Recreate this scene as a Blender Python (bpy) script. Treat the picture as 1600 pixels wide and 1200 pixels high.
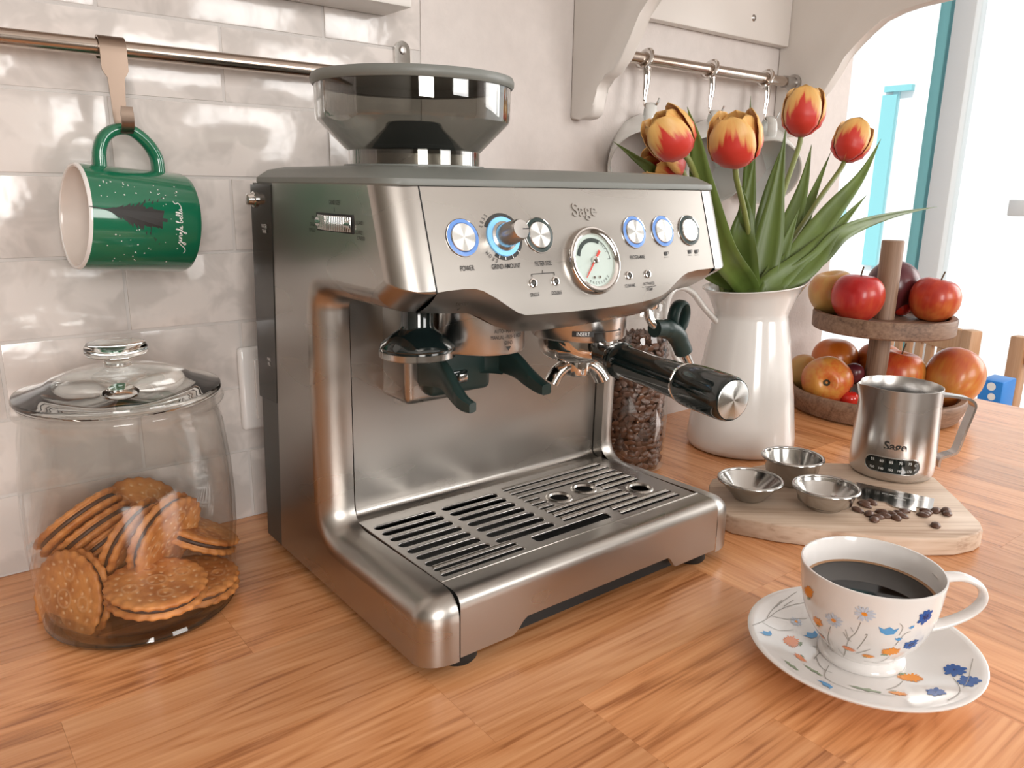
import bpy, bmesh, math, random
from mathutils import Vector, Matrix, Euler
random.seed(7)
PI = math.pi
SC = bpy.context.scene
COL = SC.collection
for o in list(bpy.data.objects): bpy.data.objects.remove(o)

# ------------------------------------------------------------------ camera
FPX = 1221.0
CX = Vector((0.785164, -0.139750, 0.602962))   # world X seen from the camera (right, down, forward)
CAM = Vector((-0.2599, -0.3783, 0.3167))
def _cal():
    x = Vector((2390-800, 317-600, FPX)).normalized()
    y = Vector((-196-800, 275-600, FPX)); y = (y - x*y.dot(x)).normalized()
    z = x.cross(y)
    if z.y > 0: z = -z
    return x, y, z
XC, YC, ZC = _cal()
def ray(px, py):
    d = Vector((px-800, py-600, FPX)); return Vector((d.dot(XC), d.dot(YC), d.dot(ZC)))
def P(px, py, ax, val):
    """point of the room seen at a photo pixel, at a known wall / height / depth plane"""
    d = ray(px, py); i = 'xyz'.index(ax); t = (val-CAM[i])/d[i]; return CAM + d*t
def camdir(a, b, c):
    d = Vector((a, b, c)); return Vector((d.dot(XC), d.dot(YC), d.dot(ZC))).normalized()
cam = bpy.data.cameras.new('camera'); camo = bpy.data.objects.new('camera', cam); COL.objects.link(camo)
cam.sensor_fit = 'HORIZONTAL'; cam.sensor_width = 36.0; cam.lens = 36.0*FPX/1600.0
cam.clip_start = 0.01; cam.clip_end = 60
R = camdir(1, 0, 0); U = camdir(0, -1, 0); B = camdir(0, 0, -1)
camo.matrix_world = Matrix(((R.x, U.x, B.x, CAM.x), (R.y, U.y, B.y, CAM.y), (R.z, U.z, B.z, CAM.z), (0, 0, 0, 1)))
SC.camera = camo

# ------------------------------------------------------------------ world, sun, daylight at the windows, exposure
w = bpy.data.worlds.new('sky'); SC.world = w; w.use_nodes = True
bg = w.node_tree.nodes['Background']; bg.inputs[0].default_value = (0.78, 0.90, 1.0, 1); bg.inputs[1].default_value = 1.6
sun = bpy.data.lights.new('sun', 'SUN'); sun.energy = 4.0; sun.angle = 0.02; sun.color = (1, 0.95, 0.88)
suno = bpy.data.objects.new('sun', sun); COL.objects.link(suno)
suno.rotation_euler = Vector((0.75, 0.15, -0.75)).to_track_quat('-Z', 'Y').to_euler()
def area(name, loc, direction, sx, sy, power, color, portal=False):
    l = bpy.data.lights.new(name, 'AREA'); l.shape = 'RECTANGLE'; l.size = sx; l.size_y = sy; l.energy = power; l.color = color
    if portal: l.cycles.is_portal = True
    o = bpy.data.objects.new(name, l); COL.objects.link(o); o.location = loc
    o.rotation_euler = Vector(direction).to_track_quat('-Z', 'Y').to_euler(); return o
area('daylight_window_opposite_left', (-0.75, -2.36, 0.70), (0, 1, -0.05), 0.80, 1.0, 54, (1.0, 0.955, 0.91))
area('daylight_window_opposite_right', (1.15, -2.36, 0.75), (0, 1, -0.05), 1.0, 0.9, 34, (1.0, 0.96, 0.92))
area('daylight_garden_door', (2.54, -0.72, 0.78), (-1, 0.1, -0.1), 1.3, 1.1, 32, (1.0, 0.975, 0.95))
area('sky_portal_window', (2.63, 1.35, 0.25), (-1, 0, 0), 1.2, 2.2, 1, (1, 1, 1), portal=True)
SC.view_settings.view_transform = 'Standard'; SC.view_settings.look = 'None'
SC.view_settings.exposure = -0.50; SC.view_settings.gamma = 1.0; SC.view_settings.use_curve_mapping = False

# ------------------------------------------------------------------ materials
def nt(name):
    m = bpy.data.materials.new(name); m.use_nodes = True
    return m, m.node_tree.nodes, m.node_tree.links, m.node_tree.nodes['Principled BSDF']
def c4(c): return (c[0], c[1], c[2], 1)
def mat(name, col, rough=0.5, metal=0.0, spec=0.5, coat=0.0, bump=0.0, bscale=200, var=0.0, vscale=20, stretch=(1,1,1), sss=0.0, trans=0.0, rvar=0.0, emit=0):
    m, n, l, b = nt(name)
    b.inputs['Base Color'].default_value = c4(col); b.inputs['Roughness'].default_value = rough
    b.inputs['Metallic'].default_value = metal; b.inputs['Specular IOR Level'].default_value = spec
    b.inputs['Coat Weight'].default_value = coat; b.inputs['Coat Roughness'].default_value = 0.08
    b.inputs['Transmission Weight'].default_value = trans
    if sss: b.inputs['Subsurface Weight'].default_value = sss; b.inputs['Subsurface Radius'].default_value = (0.01, 0.006, 0.004); b.inputs['Subsurface Scale'].default_value = 0.5
    if emit: b.inputs['Emission Color'].default_value = c4(col); b.inputs['Emission Strength'].default_value = emit
    if bump or var or rvar:
        tc = n.new('ShaderNodeTexCoord'); mp = n.new('ShaderNodeMapping'); mp.inputs['Scale'].default_value = stretch
        l.new(tc.outputs['Object'], mp.inputs[0])
        if bump:
            t = n.new('ShaderNodeTexNoise'); t.inputs['Scale'].default_value = bscale; t.inputs['Detail'].default_value = 3
            bp = n.new('ShaderNodeBump'); bp.inputs['Strength'].default_value = bump; bp.inputs['Distance'].default_value = 0.001
            l.new(mp.outputs[0], t.inputs['Vector']); l.new(t.outputs[0], bp.inputs['Height']); l.new(bp.outputs[0], b.inputs['Normal'])
        if var or rvar:
            t2 = n.new('ShaderNodeTexNoise'); t2.inputs['Scale'].default_value = vscale; t2.inputs['Detail'].default_value = 4
            l.new(mp.outputs[0], t2.inputs['Vector'])
            if var:
                r = n.new('ShaderNodeValToRGB'); r.color_ramp.elements[0].position = 0.3; r.color_ramp.elements[1].position = 0.7
                r.color_ramp.elements[0].color = c4([x*(1-var) for x in col]); r.color_ramp.elements[1].color = c4([min(1, x*(1+var)) for x in col])
                l.new(t2.outputs[0], r.inputs[0]); l.new(r.outputs[0], b.inputs['Base Color'])
            if rvar:
                mr = n.new('ShaderNodeMapRange'); mr.inputs[1].default_value = 0.3; mr.inputs[2].default_value = 0.7
                mr.inputs[3].default_value = max(0.02, rough-rvar); mr.inputs[4].default_value = rough+rvar
                l.new(t2.outputs[0], mr.inputs[0]); l.new(mr.outputs[0], b.inputs['Roughness'])
    return m
def thin_glass(name, tint, refl=1.0, rough=0.02, bump=0.0):
    m, n, l, b = nt(name); n.remove(b); out = n['Material Output']
    tr = n.new('ShaderNodeBsdfTransparent'); tr.inputs[0].default_value = c4(tint)
    gl = n.new('ShaderNodeBsdfGlossy'); gl.inputs['Roughness'].default_value = rough; gl.inputs[0].default_value = (1, 1, 1, 1)
    lw = n.new('ShaderNodeLayerWeight'); lw.inputs[0].default_value = 0.5
    pw = n.new('ShaderNodeMath'); pw.operation = 'POWER'; pw.inputs[1].default_value = 3.5
    mu = n.new('ShaderNodeMath'); mu.operation = 'MULTIPLY_ADD'; mu.inputs[1].default_value = 0.55*refl; mu.inputs[2].default_value = 0.045*refl; mu.use_clamp = True
    mx = n.new('ShaderNodeMixShader')
    l.new(lw.outputs['Facing'], pw.inputs[0]); l.new(pw.outputs[0], mu.inputs[0]); l.new(mu.outputs[0], mx.inputs[0]); l.new(tr.outputs[0], mx.inputs[1]); l.new(gl.outputs[0], mx.inputs[2]); l.new(mx.outputs[0], out.inputs[0])
    if bump:
        tc = n.new('ShaderNodeTexCoord'); t = n.new('ShaderNodeTexNoise'); t.inputs['Scale'].default_value = 28; t.inputs['Detail'].default_value = 1
        mp = n.new('ShaderNodeMapping'); mp.inputs['Scale'].default_value = (1, 1, 0.35); l.new(tc.outputs['Object'], mp.inputs[0])
        bp = n.new('ShaderNodeBump'); bp.inputs['Strength'].default_value = bump; bp.inputs['Distance'].default_value = 0.004
        l.new(mp.outputs[0], t.inputs['Vector']); l.new(t.outputs[0], bp.inputs['Height']); l.new(bp.outputs[0], gl.inputs['Normal'])
    return m
def wood(name, c_dark, c_mid, c_light, rough=0.4, axis='X', scale=1.0, tone=0.12, coat=0.0, ring=9.0):
    """long grain along local axis, tone shifts from piece to piece"""
    m, n, l, b = nt(name)
    tc = n.new('ShaderNodeTexCoord'); oi = n.new('ShaderNodeObjectInfo')
    off = n.new('ShaderNodeVectorMath'); off.operation = 'SCALE'; off.inputs[0].default_value = (7.3, 3.1, 5.7)
    l.new(oi.outputs['Random'], off.inputs['Scale'])
    add = n.new('ShaderNodeVectorMath'); add.operation = 'ADD'; l.new(tc.outputs['Object'], add.inputs[0]); l.new(off.outputs[0], add.inputs[1])
    def mapped(sl, sw):
        mp = n.new('ShaderNodeMapping'); s = [sw, sw, sw]; s['XYZ'.index(axis)] = sl
        mp.inputs['Scale'].default_value = [x*scale for x in s]; l.new(add.outputs[0], mp.inputs[0]); return mp
    # cathedral figure: distorted bands
    m1 = mapped(3.0, 22.0); n1 = n.new('ShaderNodeTexNoise'); n1.inputs['Scale'].default_value = 1.0; n1.inputs['Detail'].default_value = 2.0; n1.inputs['Distortion'].default_value = 0.3
    l.new(m1.outputs[0], n1.inputs['Vector'])
    mu = n.new('ShaderNodeMath'); mu.operation = 'MULTIPLY'; mu.inputs[1].default_value = ring; l.new(n1.outputs[0], mu.inputs[0])
    fr = n.new('ShaderNodeMath'); fr.operation = 'PINGPONG'; fr.inputs[1].default_value = 0.5; l.new(mu.outputs[0], fr.inputs[0])
    # fine pores
    m2 = mapped(9.0, 300.0); n2 = n.new('ShaderNodeTexNoise'); n2.inputs['Scale'].default_value = 1.0; n2.inputs['Detail'].default_value = 3.0
    l.new(m2.outputs[0], n2.inputs['Vector'])
    m3 = mapped(4.0, 40.0); n3 = n.new('ShaderNodeTexNoise'); n3.inputs['Scale'].default_value = 1.0; n3.inputs['Detail'].default_value = 4.0
    l.new(m3.outputs[0], n3.inputs['Vector'])
    s1 = n.new('ShaderNodeMath'); s1.operation = 'MULTIPLY'; s1.inputs[1].default_value = 0.45; l.new(fr.outputs[0], s1.inputs[0])
    s2 = n.new('ShaderNodeMath'); s2.operation = 'MULTIPLY_ADD'; s2.inputs[1].default_value = 0.78; l.new(n2.outputs[0], s2.inputs[0]); l.new(s1.outputs[0], s2.inputs[2])
    s3 = n.new('ShaderNodeMath'); s3.operation = 'MULTIPLY_ADD'; s3.inputs[1].default_value = 0.55; l.new(n3.outputs[0], s3.inputs[0]); l.new(s2.outputs[0], s3.inputs[2])
    rp = n.new('ShaderNodeValToRGB'); e = rp.color_ramp.elements; e[0].position = 0.50; e[0].color = c4(c_dark); e[1].position = 1.0; e[1].color = c4(c_light)
    k = rp.color_ramp.elements.new(0.72); k.color = c4(c_mid); l.new(s3.outputs[0], rp.inputs[0])
    hs = n.new('ShaderNodeHueSaturation'); mr = n.new('ShaderNodeMapRange'); mr.inputs[3].default_value = 1-tone; mr.inputs[4].default_value = 1+tone
    l.new(oi.outputs['Random'], mr.inputs[0]); l.new(mr.outputs[0], hs.inputs['Value']); l.new(rp.outputs[0], hs.inputs['Color']); l.new(hs.outputs[0], b.inputs['Base Color'])
    bp = n.new('ShaderNodeBump'); bp.inputs['Strength'].default_value = 0.12; bp.inputs['Distance'].default_value = 0.0005; l.new(n2.outputs[0], bp.inputs['Height']); l.new(bp.outputs[0], b.inputs['Normal'])
    b.inputs['Roughness'].default_value = rough; b.inputs['Coat Weight'].default_value = coat; b.inputs['Coat Roughness'].default_value = 0.25
    return m
def brushed(name, col, rough, along='X', smear=0.09):
    m, n, l, b = nt(name)
    tc = n.new('ShaderNodeTexCoord'); mp = n.new('ShaderNodeMapping'); s = [420, 420, 420]; s['XYZ'.index(along)] = 5; mp.inputs['Scale'].default_value = s
    l.new(tc.outputs['Object'], mp.inputs[0])
    t = n.new('ShaderNodeTexNoise'); t.inputs['Scale'].default_value = 1.0; t.inputs['Detail'].default_value = 2; l.new(mp.outputs[0], t.inputs['Vector'])
    bp = n.new('ShaderNodeBump'); bp.inputs['Strength'].default_value = 0.035; bp.inputs['Distance'].default_value = 0.0003
    l.new(t.outputs[0], bp.inputs['Height']); l.new(bp.outputs[0], b.inputs['Normal'])
    t2 = n.new('ShaderNodeTexNoise'); t2.inputs['Scale'].default_value = 1.0; t2.inputs['Detail'].default_value = 1; mp2 = n.new('ShaderNodeMapping'); mp2.inputs['Scale'].default_value = (9, 9, 28); mp2.inputs['Rotation'].default_value = (0, 0.3, 0); l.new(tc.outputs['Object'], mp2.inputs[0]); l.new(mp2.outputs[0], t2.inputs['Vector'])
    mr = n.new('ShaderNodeMapRange'); mr.inputs[1].default_value = 0.1; mr.inputs[2].default_value = 0.9; mr.inputs[3].default_value = rough-smear; mr.inputs[4].default_value = rough+smear
    l.new(t2.outputs[0], mr.inputs[0]); l.new(mr.outputs[0], b.inputs['Roughness'])
    b.inputs['Base Color'].default_value = c4(col); b.inputs['Metallic'].default_value = 1.0
    return m
M = {}
M['steel'] = brushed('brushed_steel', (0.43, 0.405, 0.375), 0.30)
M['steel_v'] = brushed('brushed_steel_turned', (0.60, 0.58, 0.56), 0.26, 'Z')
M['steel_dark'] = brushed('brushed_steel_grid', (0.46, 0.44, 0.42), 0.30)
M['chrome'] = mat('chrome', (0.72, 0.69, 0.66), 0.07, 1.0)
M['rail'] = mat('rail_steel', (0.52, 0.44, 0.38), 0.2, 1.0)
M['tin'] = mat('pressed_steel', (0.55, 0.54, 0.52), 0.17, 1.0)
M['grey_plastic'] = mat('grey_plastic', (0.17, 0.18, 0.165), 0.42, bump=0.05, bscale=900)
M['dark_grey'] = mat('dark_grey_plastic', (0.055, 0.052, 0.045), 0.38)
M['tank'] = mat('smoked_tank', (0.025, 0.024, 0.02), 0.12)
M['black'] = mat('black_gloss', (0.006, 0.012, 0.012), 0.08, coat=0.6)
M['rubber'] = mat('dark_green_rubber', (0.012, 0.030, 0.027), 0.38)
M['black_matt'] = mat('black_matt', (0.008, 0.009, 0.009), 0.6)
M['ink'] = mat('printed_black', (0.02, 0.018, 0.016), 0.5)
M['ink_white'] = mat('printed_white', (0.8, 0.8, 0.78), 0.5)
M['lamp_blue'] = mat('lit_blue_ring', (0.13, 0.28, 0.66), 0.35, emit=0.22)
M['lamp_cyan'] = mat('lit_cyan_ring', (0.22, 0.55, 0.90), 0.3, emit=0.45)
M['spun'] = None
M['dial'] = mat('gauge_dial', (0.62, 0.72, 0.68), 0.4)
M['red'] = mat('needle_red', (0.75, 0.05, 0.03), 0.4)
M['porcelain'] = mat('white_porcelain', (0.80, 0.775, 0.755), 0.12, coat=0.5)
M['enamel'] = mat('white_enamel', (0.78, 0.76, 0.73), 0.14, coat=0.6)
M['plaster'] = mat('wall_plaster', (0.66, 0.605, 0.575), 0.85, bump=0.35, bscale=260, var=0.03, vscale=60)
M['white_paint'] = mat('white_paint', (0.74, 0.70, 0.66), 0.4, var=0.02, vscale=15)
M['ceiling'] = mat('ceiling_paint', (0.78, 0.76, 0.74), 0.9)
M['grout'] = mat('grout', (0.60, 0.565, 0.54), 0.9, bump=0.2, bscale=500)
M['glass'] = thin_glass('clear_glass', (0.97, 0.98, 0.975), 1.0, 0.01)
M['jar_glass'] = thin_glass('jar_glass', (0.965, 0.967, 0.962), 0.95, 0.015, bump=0.25)
M['lid_glass'] = thin_glass('thick_lid_glass', (0.90, 0.925, 0.91), 1.1, 0.015, bump=0.1)
M['solid_glass'] = mat('solid_glass', (0.94, 0.975, 0.955), 0.0, trans=1.0)
M['hopper'] = thin_glass('smoked_hopper', (0.66, 0.655, 0.63), 1.9, 0.01)
M['diamond'] = thin_glass('frosted_facet', (0.75, 0.72, 0.70), 3.0, 0.2)
M['wood_top'] = wood('worktop_oak_laminate', (0.36, 0.128, 0.042), (0.66, 0.285, 0.112), (0.80, 0.40, 0.185), 0.27, 'X', 1.0, 0.13, coat=0.4)
M['wood_board'] = wood('acacia_board', (0.40, 0.27, 0.19), (0.58, 0.44, 0.33), (0.66, 0.53, 0.42), 0.55, 'X', 0.9, 0.03, ring=5)
M['wood_stand'] = wood('walnut_stand', (0.11, 0.06, 0.036), (0.20, 0.115, 0.072), (0.28, 0.175, 0.115), 0.55, 'X', 1.3, 0.03, ring=5)
M['wood_post'] = wood('walnut_post', (0.11, 0.06, 0.036), (0.22, 0.13, 0.08), (0.30, 0.19, 0.125), 0.55, 'Z', 1.3, 0.03, ring=4)
M['wood_chair'] = wood('beech_chair', (0.42, 0.21, 0.10), (0.52, 0.28, 0.14), (0.58, 0.34, 0.19), 0.45, 'Z', 0.6, 0.04, ring=3)
M['floor'] = wood('floor_oak', (0.22, 0.12, 0.07), (0.33, 0.19, 0.11), (0.42, 0.26, 0.16), 0.4, 'X', 0.4, 0.1)
M['teal_frame'] = mat('outside_teal', (0.22, 0.55, 0.58), 0.5)
M['facade'] = mat('white_render_outside', (0.85, 0.83, 0.82), 0.9)
M['wall_dark'] = mat('wall_left_paint', (0.22, 0.20, 0.17), 0.8)
M['frame_white'] = mat('window_frame_white', (0.78, 0.80, 0.80), 0.35)

# ------------------------------------------------------------------ mesh helpers
def finish(name, me, m, parent=None, smooth=True, world=True, kind=None, sharp=None):
    if m is not None:
        for mm in (m if isinstance(m, (list, tuple)) else [m]): me.materials.append(mm)
    o = bpy.data.objects.new(name, me); COL.objects.link(o)
    if parent is not None:
        if world:
            p = parent; L = Vector((0, 0, 0))
            while p is not None: L = L + p.location; p = p.parent
            me.transform(Matrix.Translation(-L))
        o.parent = parent
    if smooth:
        for f in me.polygons: f.use_smooth = True
        if sharp is not None: me.set_sharp_from_angle(angle=math.radians(sharp))
    if kind: o['kind'] = kind
    return o
def mk(name, v, f, m, parent=None, smooth=True, world=True, sharp=40, kind=None, fm=None):
    me = bpy.data.meshes.new(name); me.from_pydata([tuple(x) for x in v], [], f); me.update()
    bm = bmesh.new(); bm.from_mesh(me); bmesh.ops.recalc_face_normals(bm, faces=bm.faces); bm.to_mesh(me); bm.free()
    if fm is not None:
        for p, i in zip(me.polygons, fm): p.material_index = i
    return finish(name, me, m, parent, smooth, world, kind, sharp)
def mkbm(name, bm, m, parent=None, smooth=True, world=True, sharp=40, kind=None):
    me = bpy.data.meshes.new(name); bmesh.ops.recalc_face_normals(bm, faces=bm.faces); bm.to_mesh(me); bm.free()
    return finish(name, me, m, parent, smooth, world, kind, sharp)
def thing(name, label, cat, loc=(0, 0, 0), group=None, rot=None):
    o = bpy.data.objects.new(name, None); COL.objects.link(o); o.location = loc; o.empty_display_size = 0.02
    if rot is not None: o.rotation_euler = rot
    tag(o, label, cat, group); return o
def tag(o, label=None, cat=None, group=None, kind=None):
    if label: o['label'] = label
    if cat: o['category'] = cat
    if group: o['group'] = group
    if kind: o['kind'] = kind
    return o
def struct(o, label, cat):
    o['kind'] = 'structure'; o['label'] = label; o['category'] = cat; return o
def frame(axis):
    a = Vector(axis).normalized(); t = Vector((1, 0, 0)) if abs(a.x) < 0.9 else Vector((0, 1, 0))
    u = (t - a*t.dot(a)).normalized(); return a, u, a.cross(u)
def V_lathe(prof, org=(0, 0, 0), axis=(0, 0, 1), seg=48, a0=0.0, a1=2*PI, fn=None):
    a, u, v = frame(axis); org = Vector(org); full = abs(a1-a0-2*PI) < 1e-6; n = seg if full else seg+1
    vs, fs, idx = [], [], []
    for (r, h) in prof:
        if r < 1e-6: idx.append([len(vs)]*n); vs.append(org+a*h); continue
        row = []
        for i in range(n):
            t = a0+(a1-a0)*i/seg; rr = r if fn is None else r*fn(t, h); row.append(len(vs)); vs.append(org+a*h+u*(rr*math.cos(t))+v*(rr*math.sin(t)))
        idx.append(row)
    for k in range(len(prof)-1):
        A, Bq = idx[k], idx[k+1]
        for i in range(n if full else n-1):
            j = (i+1) % n; q = [A[i], A[j], Bq[j], Bq[i]]; q2 = []
            for x in q:
                if x not in q2: q2.append(x)
            if len(q2) > 2: fs.append(q2)
    return vs, fs
def lathe(name, prof, m, parent=None, org=(0, 0, 0), axis=(0, 0, 1), seg=48, sharp=40, **k):
    world = k.pop('world', True); v, f = V_lathe(prof, org, axis, seg, **k); return mk(name, v, f, m, parent, True, world, sharp)
def V_tube(path, rad, seg=12, cap=True, ell=None, up=(0, 0, 1), closed=False):
    pts = [Vector(p) for p in path]; n = len(pts); vs, fs = [], []
    R_ = rad if isinstance(rad, (list, tuple)) else [rad]*n
    prev = None
    for i, p in enumerate(pts):
        if closed: d = (pts[(i+1) % n]-pts[i-1])
        else: d = pts[min(i+1, n-1)]-pts[max(i-1, 0)]
        d.normalize()
        if prev is None:
            q = Vector(up); q = q-d*q.dot(d)
            if q.length < 1e-4: q = Vector((1, 0, 0)); q = q-d*q.dot(d)
            q.normalize()
        else:
            q = prev-d*prev.dot(d); q.normalize()
        prev = q; s = d.cross(q)
        ex, ey = ell if ell else (1, 1)
        for k in range(seg):
            t = 2*PI*k/seg; vs.append(p+q*(R_[i]*ey*math.cos(t))+s*(R_[i]*ex*math.sin(t)))
    rng = n if closed else n-1
    for i in range(rng):
        for k in range(seg):
            a = i*seg+k; b_ = i*seg+(k+1) % seg; c = ((i+1) % n)*seg+(k+1) % seg; d_ = ((i+1) % n)*seg+k; fs.append([a, b_, c, d_])
    if cap and not closed: fs.append(list(range(seg))[::-1]); fs.append([(n-1)*seg+k for k in range(seg)])
    return vs, fs
def tube(name, path, rad, m, parent=None, seg=12, sharp=50, **k):
    world = k.pop('world', True); v, f = V_tube(path, rad, seg, **k); return mk(name, v, f, m, parent, True, world, sharp)
def spline(pts, n=8):
    """Catmull-Rom through points"""
    p = [Vector(x) for x in pts]; out = []
    for i in range(len(p)-1):
        a = p[max(i-1, 0)]; b_ = p[i]; c = p[i+1]; d = p[min(i+2, len(p)-1)]
        for k in range(n):
            t = k/n; out.append(0.5*((2*b_)+(c-a)*t+(2*a-5*b_+4*c-d)*t*t+(3*b_-a-3*c+d)*t**3))
    out.append(p[-1]); return out
def bm_box(x0, x1, y0, y1, z0, z1, bev=0.0, seg=2):
    bm = bmesh.new(); bmesh.ops.create_cube(bm, size=1.0)
    for v in bm.verts: v.co = Vector(((x0+x1)/2+v.co.x*(x1-x0), (y0+y1)/2+v.co.y*(y1-y0), (z0+z1)/2+v.co.z*(z1-z0)))
    if bev: bmesh.ops.bevel(bm, geom=bm.edges[:], offset=bev, segments=seg, profile=0.5, affect='EDGES')
    return bm
def box(name, x0, x1, y0, y1, z0, z1, m, parent=None, bev=0.0, seg=2, smooth=None, **k):
    return mkbm(name, bm_box(x0, x1, y0, y1, z0, z1, bev, seg), m, parent, smooth=bool(bev) if smooth is None else smooth, **k)
def bm_prism(poly, f0, f1, bev=0.0, seg=2):
    """poly in 2d; f0/f1 map a 2d point to the two end faces"""
    bm = bmesh.new(); n = len(poly)
    a = [bm.verts.new(f0(p)) for p in poly]; b_ = [bm.verts.new(f1(p)) for p in poly]
    bm.faces.new(a); bm.faces.new(b_[::-1])
    for i in range(n): bm.faces.new([a[i], b_[i], b_[(i+1) % n], a[(i+1) % n]])
    if bev:
        caps = [e for e in bm.edges if (e.verts[0] in a and e.verts[1] in a) or (e.verts[0] in b_ and e.verts[1] in b_)]
        bmesh.ops.bevel(bm, geom=caps, offset=bev, segments=seg, profile=0.5, affect='EDGES')
    return bm
def text2d(body, size, align='CENTER', bold=0.0):
    cu = bpy.data.curves.new('t', 'FONT'); cu.body = body; cu.size = size; cu.align_x = align; cu.align_y = 'CENTER'; cu.resolution_u = 3; cu.offset = bold
    ob = bpy.data.objects.new('t', cu); COL.objects.link(ob)
    dg = bpy.context.evaluated_depsgraph_get(); me = bpy.data.meshes.new_from_object(ob.evaluated_get(dg))
    v = [(x.co.x, x.co.y) for x in me.vertices]; f = [list(p.vertices) for p in me.polygons]
    bpy.data.objects.remove(ob); bpy.data.curves.remove(cu); bpy.data.meshes.remove(me); return v, f
def lettering(body, size, fn, m, parent, name='lettering', align='CENTER', squash=1.0, world=True, bold=0.0):
    v, f = text2d(body, size, align, bold); return mk(name, [fn(x*squash, y) for x, y in v], f, m, parent, False, world)
def fillcurve(name, loops, depth, bev, m, parent, z, world=True):
    """flat plate with holes: first loop outer, others holes; lies at height z"""
    cu = bpy.data.curves.new('c', 'CURVE'); cu.dimensions = '2D'; cu.fill_mode = 'BOTH'; cu.extrude = depth; cu.bevel_depth = bev; cu.bevel_resolution = 2; cu.offset = -bev
    for lp in loops:
        s = cu.splines.new('POLY'); s.points.add(len(lp)-1); s.use_cyclic_u = True
        for p, q in zip(s.points, lp): p.co = (q[0], q[1], 0, 1)
    ob = bpy.data.objects.new('c', cu); COL.objects.link(ob)
    dg = bpy.context.evaluated_depsgraph_get(); me = bpy.data.meshes.new_from_object(ob.evaluated_get(dg))
    bpy.data.objects.remove(ob); bpy.data.curves.remove(cu); me.transform(Matrix.Translation((0, 0, z))); me.materials.clear(); me.name = name
    return finish(name, me, m, parent, True, world, None, 35)
def stadium(x0, x1, y, r, n=5):
    out = []
    for i in range(n+1): t = PI/2+PI*i/n; out.append((x0+r+r*math.cos(t), y+r*math.sin(t)))
    for i in range(n+1): t = -PI/2+PI*i/n; out.append((x1-r+r*math.cos(t), y+r*math.sin(t)))
    return out
def circle2(cx, cy, r, n=24): return [(cx+r*math.cos(2*PI*i/n), cy+r*math.sin(2*PI*i/n)) for i in range(n)]
def copy_tree(o, parent=None):
    c = o.copy(); COL.objects.link(c); c.parent = parent
    for ch in list(o.children): copy_tree(ch, c)
    return c
# ================================================================== THE ROOM
WY = 0.333                       # face of the tiled / plastered wall
TILE_END = 0.183; WALL_END = 0.985
wall = struct(box('wall_back', -1.6, WALL_END, WY+0.003, WY+0.16, -0.9, 1.5, M['plaster']), 'white plastered kitchen wall with tiled splashback behind the coffee machine', 'wall')
# plaster skim to the right of the tiles stands flush with them
box('plaster_skim', TILE_END, WALL_END+0.002, WY, WY+0.1615, -0.9, 1.5, M['plaster'], wall)
box('grout_bed', -1.2, TILE_END, WY+0.0012, WY+0.004, 0.0, 0.64, M['grout'], wall)

def tile_mat():
    m, n, l, b = nt('glazed_tile')
    tc = n.new('ShaderNodeTexCoord'); oi = n.new('ShaderNodeObjectInfo')
    off = n.new('ShaderNodeVectorMath'); off.operation = 'SCALE'; off.inputs[0].default_value = (9.1, 4.3, 6.7); l.new(oi.outputs['Random'], off.inputs['Scale'])
    add = n.new('ShaderNodeVectorMath'); add.operation = 'ADD'; l.new(tc.outputs['Object'], add.inputs[0]); l.new(off.outputs[0], add.inputs[1])
    t = n.new('ShaderNodeTexNoise'); t.inputs['Scale'].default_value = 26; t.inputs['Detail'].default_value = 3; t.inputs['Roughness'].default_value = 0.55; t.inputs['Distortion'].default_value = 0.6
    l.new(add.outputs[0], t.inputs['Vector'])
    rp = n.new('ShaderNodeValToRGB'); e = rp.color_ramp.elements; e[0].position = 0.42; e[0].color = (0.60, 0.555, 0.525, 1); e[1].position = 0.56; e[1].color = (0.72, 0.665, 0.63, 1)
    l.new(t.outputs[0], rp.inputs[0])
    hs = n.new('ShaderNodeHueSaturation'); mr = n.new('ShaderNodeMapRange'); mr.inputs[3].default_value = 0.93; mr.inputs[4].default_value = 1.05
    l.new(oi.outputs['Random'], mr.inputs[0]); l.new(mr.outputs[0], hs.inputs['Value']); l.new(rp.outputs[0], hs.inputs['Color']); l.new(hs.outputs[0], b.inputs['Base Color'])
    t2 = n.new('ShaderNodeTexNoise'); t2.inputs['Scale'].default_value = 30; t2.inputs['Detail'].default_value = 2.5; l.new(add.outputs[0], t2.inputs['Vector'])
    bp = n.new('ShaderNodeBump'); bp.inputs['Strength'].default_value = 0.5; bp.inputs['Distance'].default_value = 0.0022; l.new(t2.outputs[0], bp.inputs['Height']); l.new(bp.outputs[0], b.inputs['Normal'])
    b.inputs['Roughness'].default_value = 0.13; b.inputs['Coat Weight'].default_value = 0.3; b.inputs['Coat Roughness'].default_value = 0.06
    return m
M['tile'] = tile_mat()
joints = [0.0005, 0.0685, 0.1309, 0.1925, 0.256, 0.320, 0.382, 0.4445, 0.507, 0.57, 0.633]
tile_cache = {}
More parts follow.
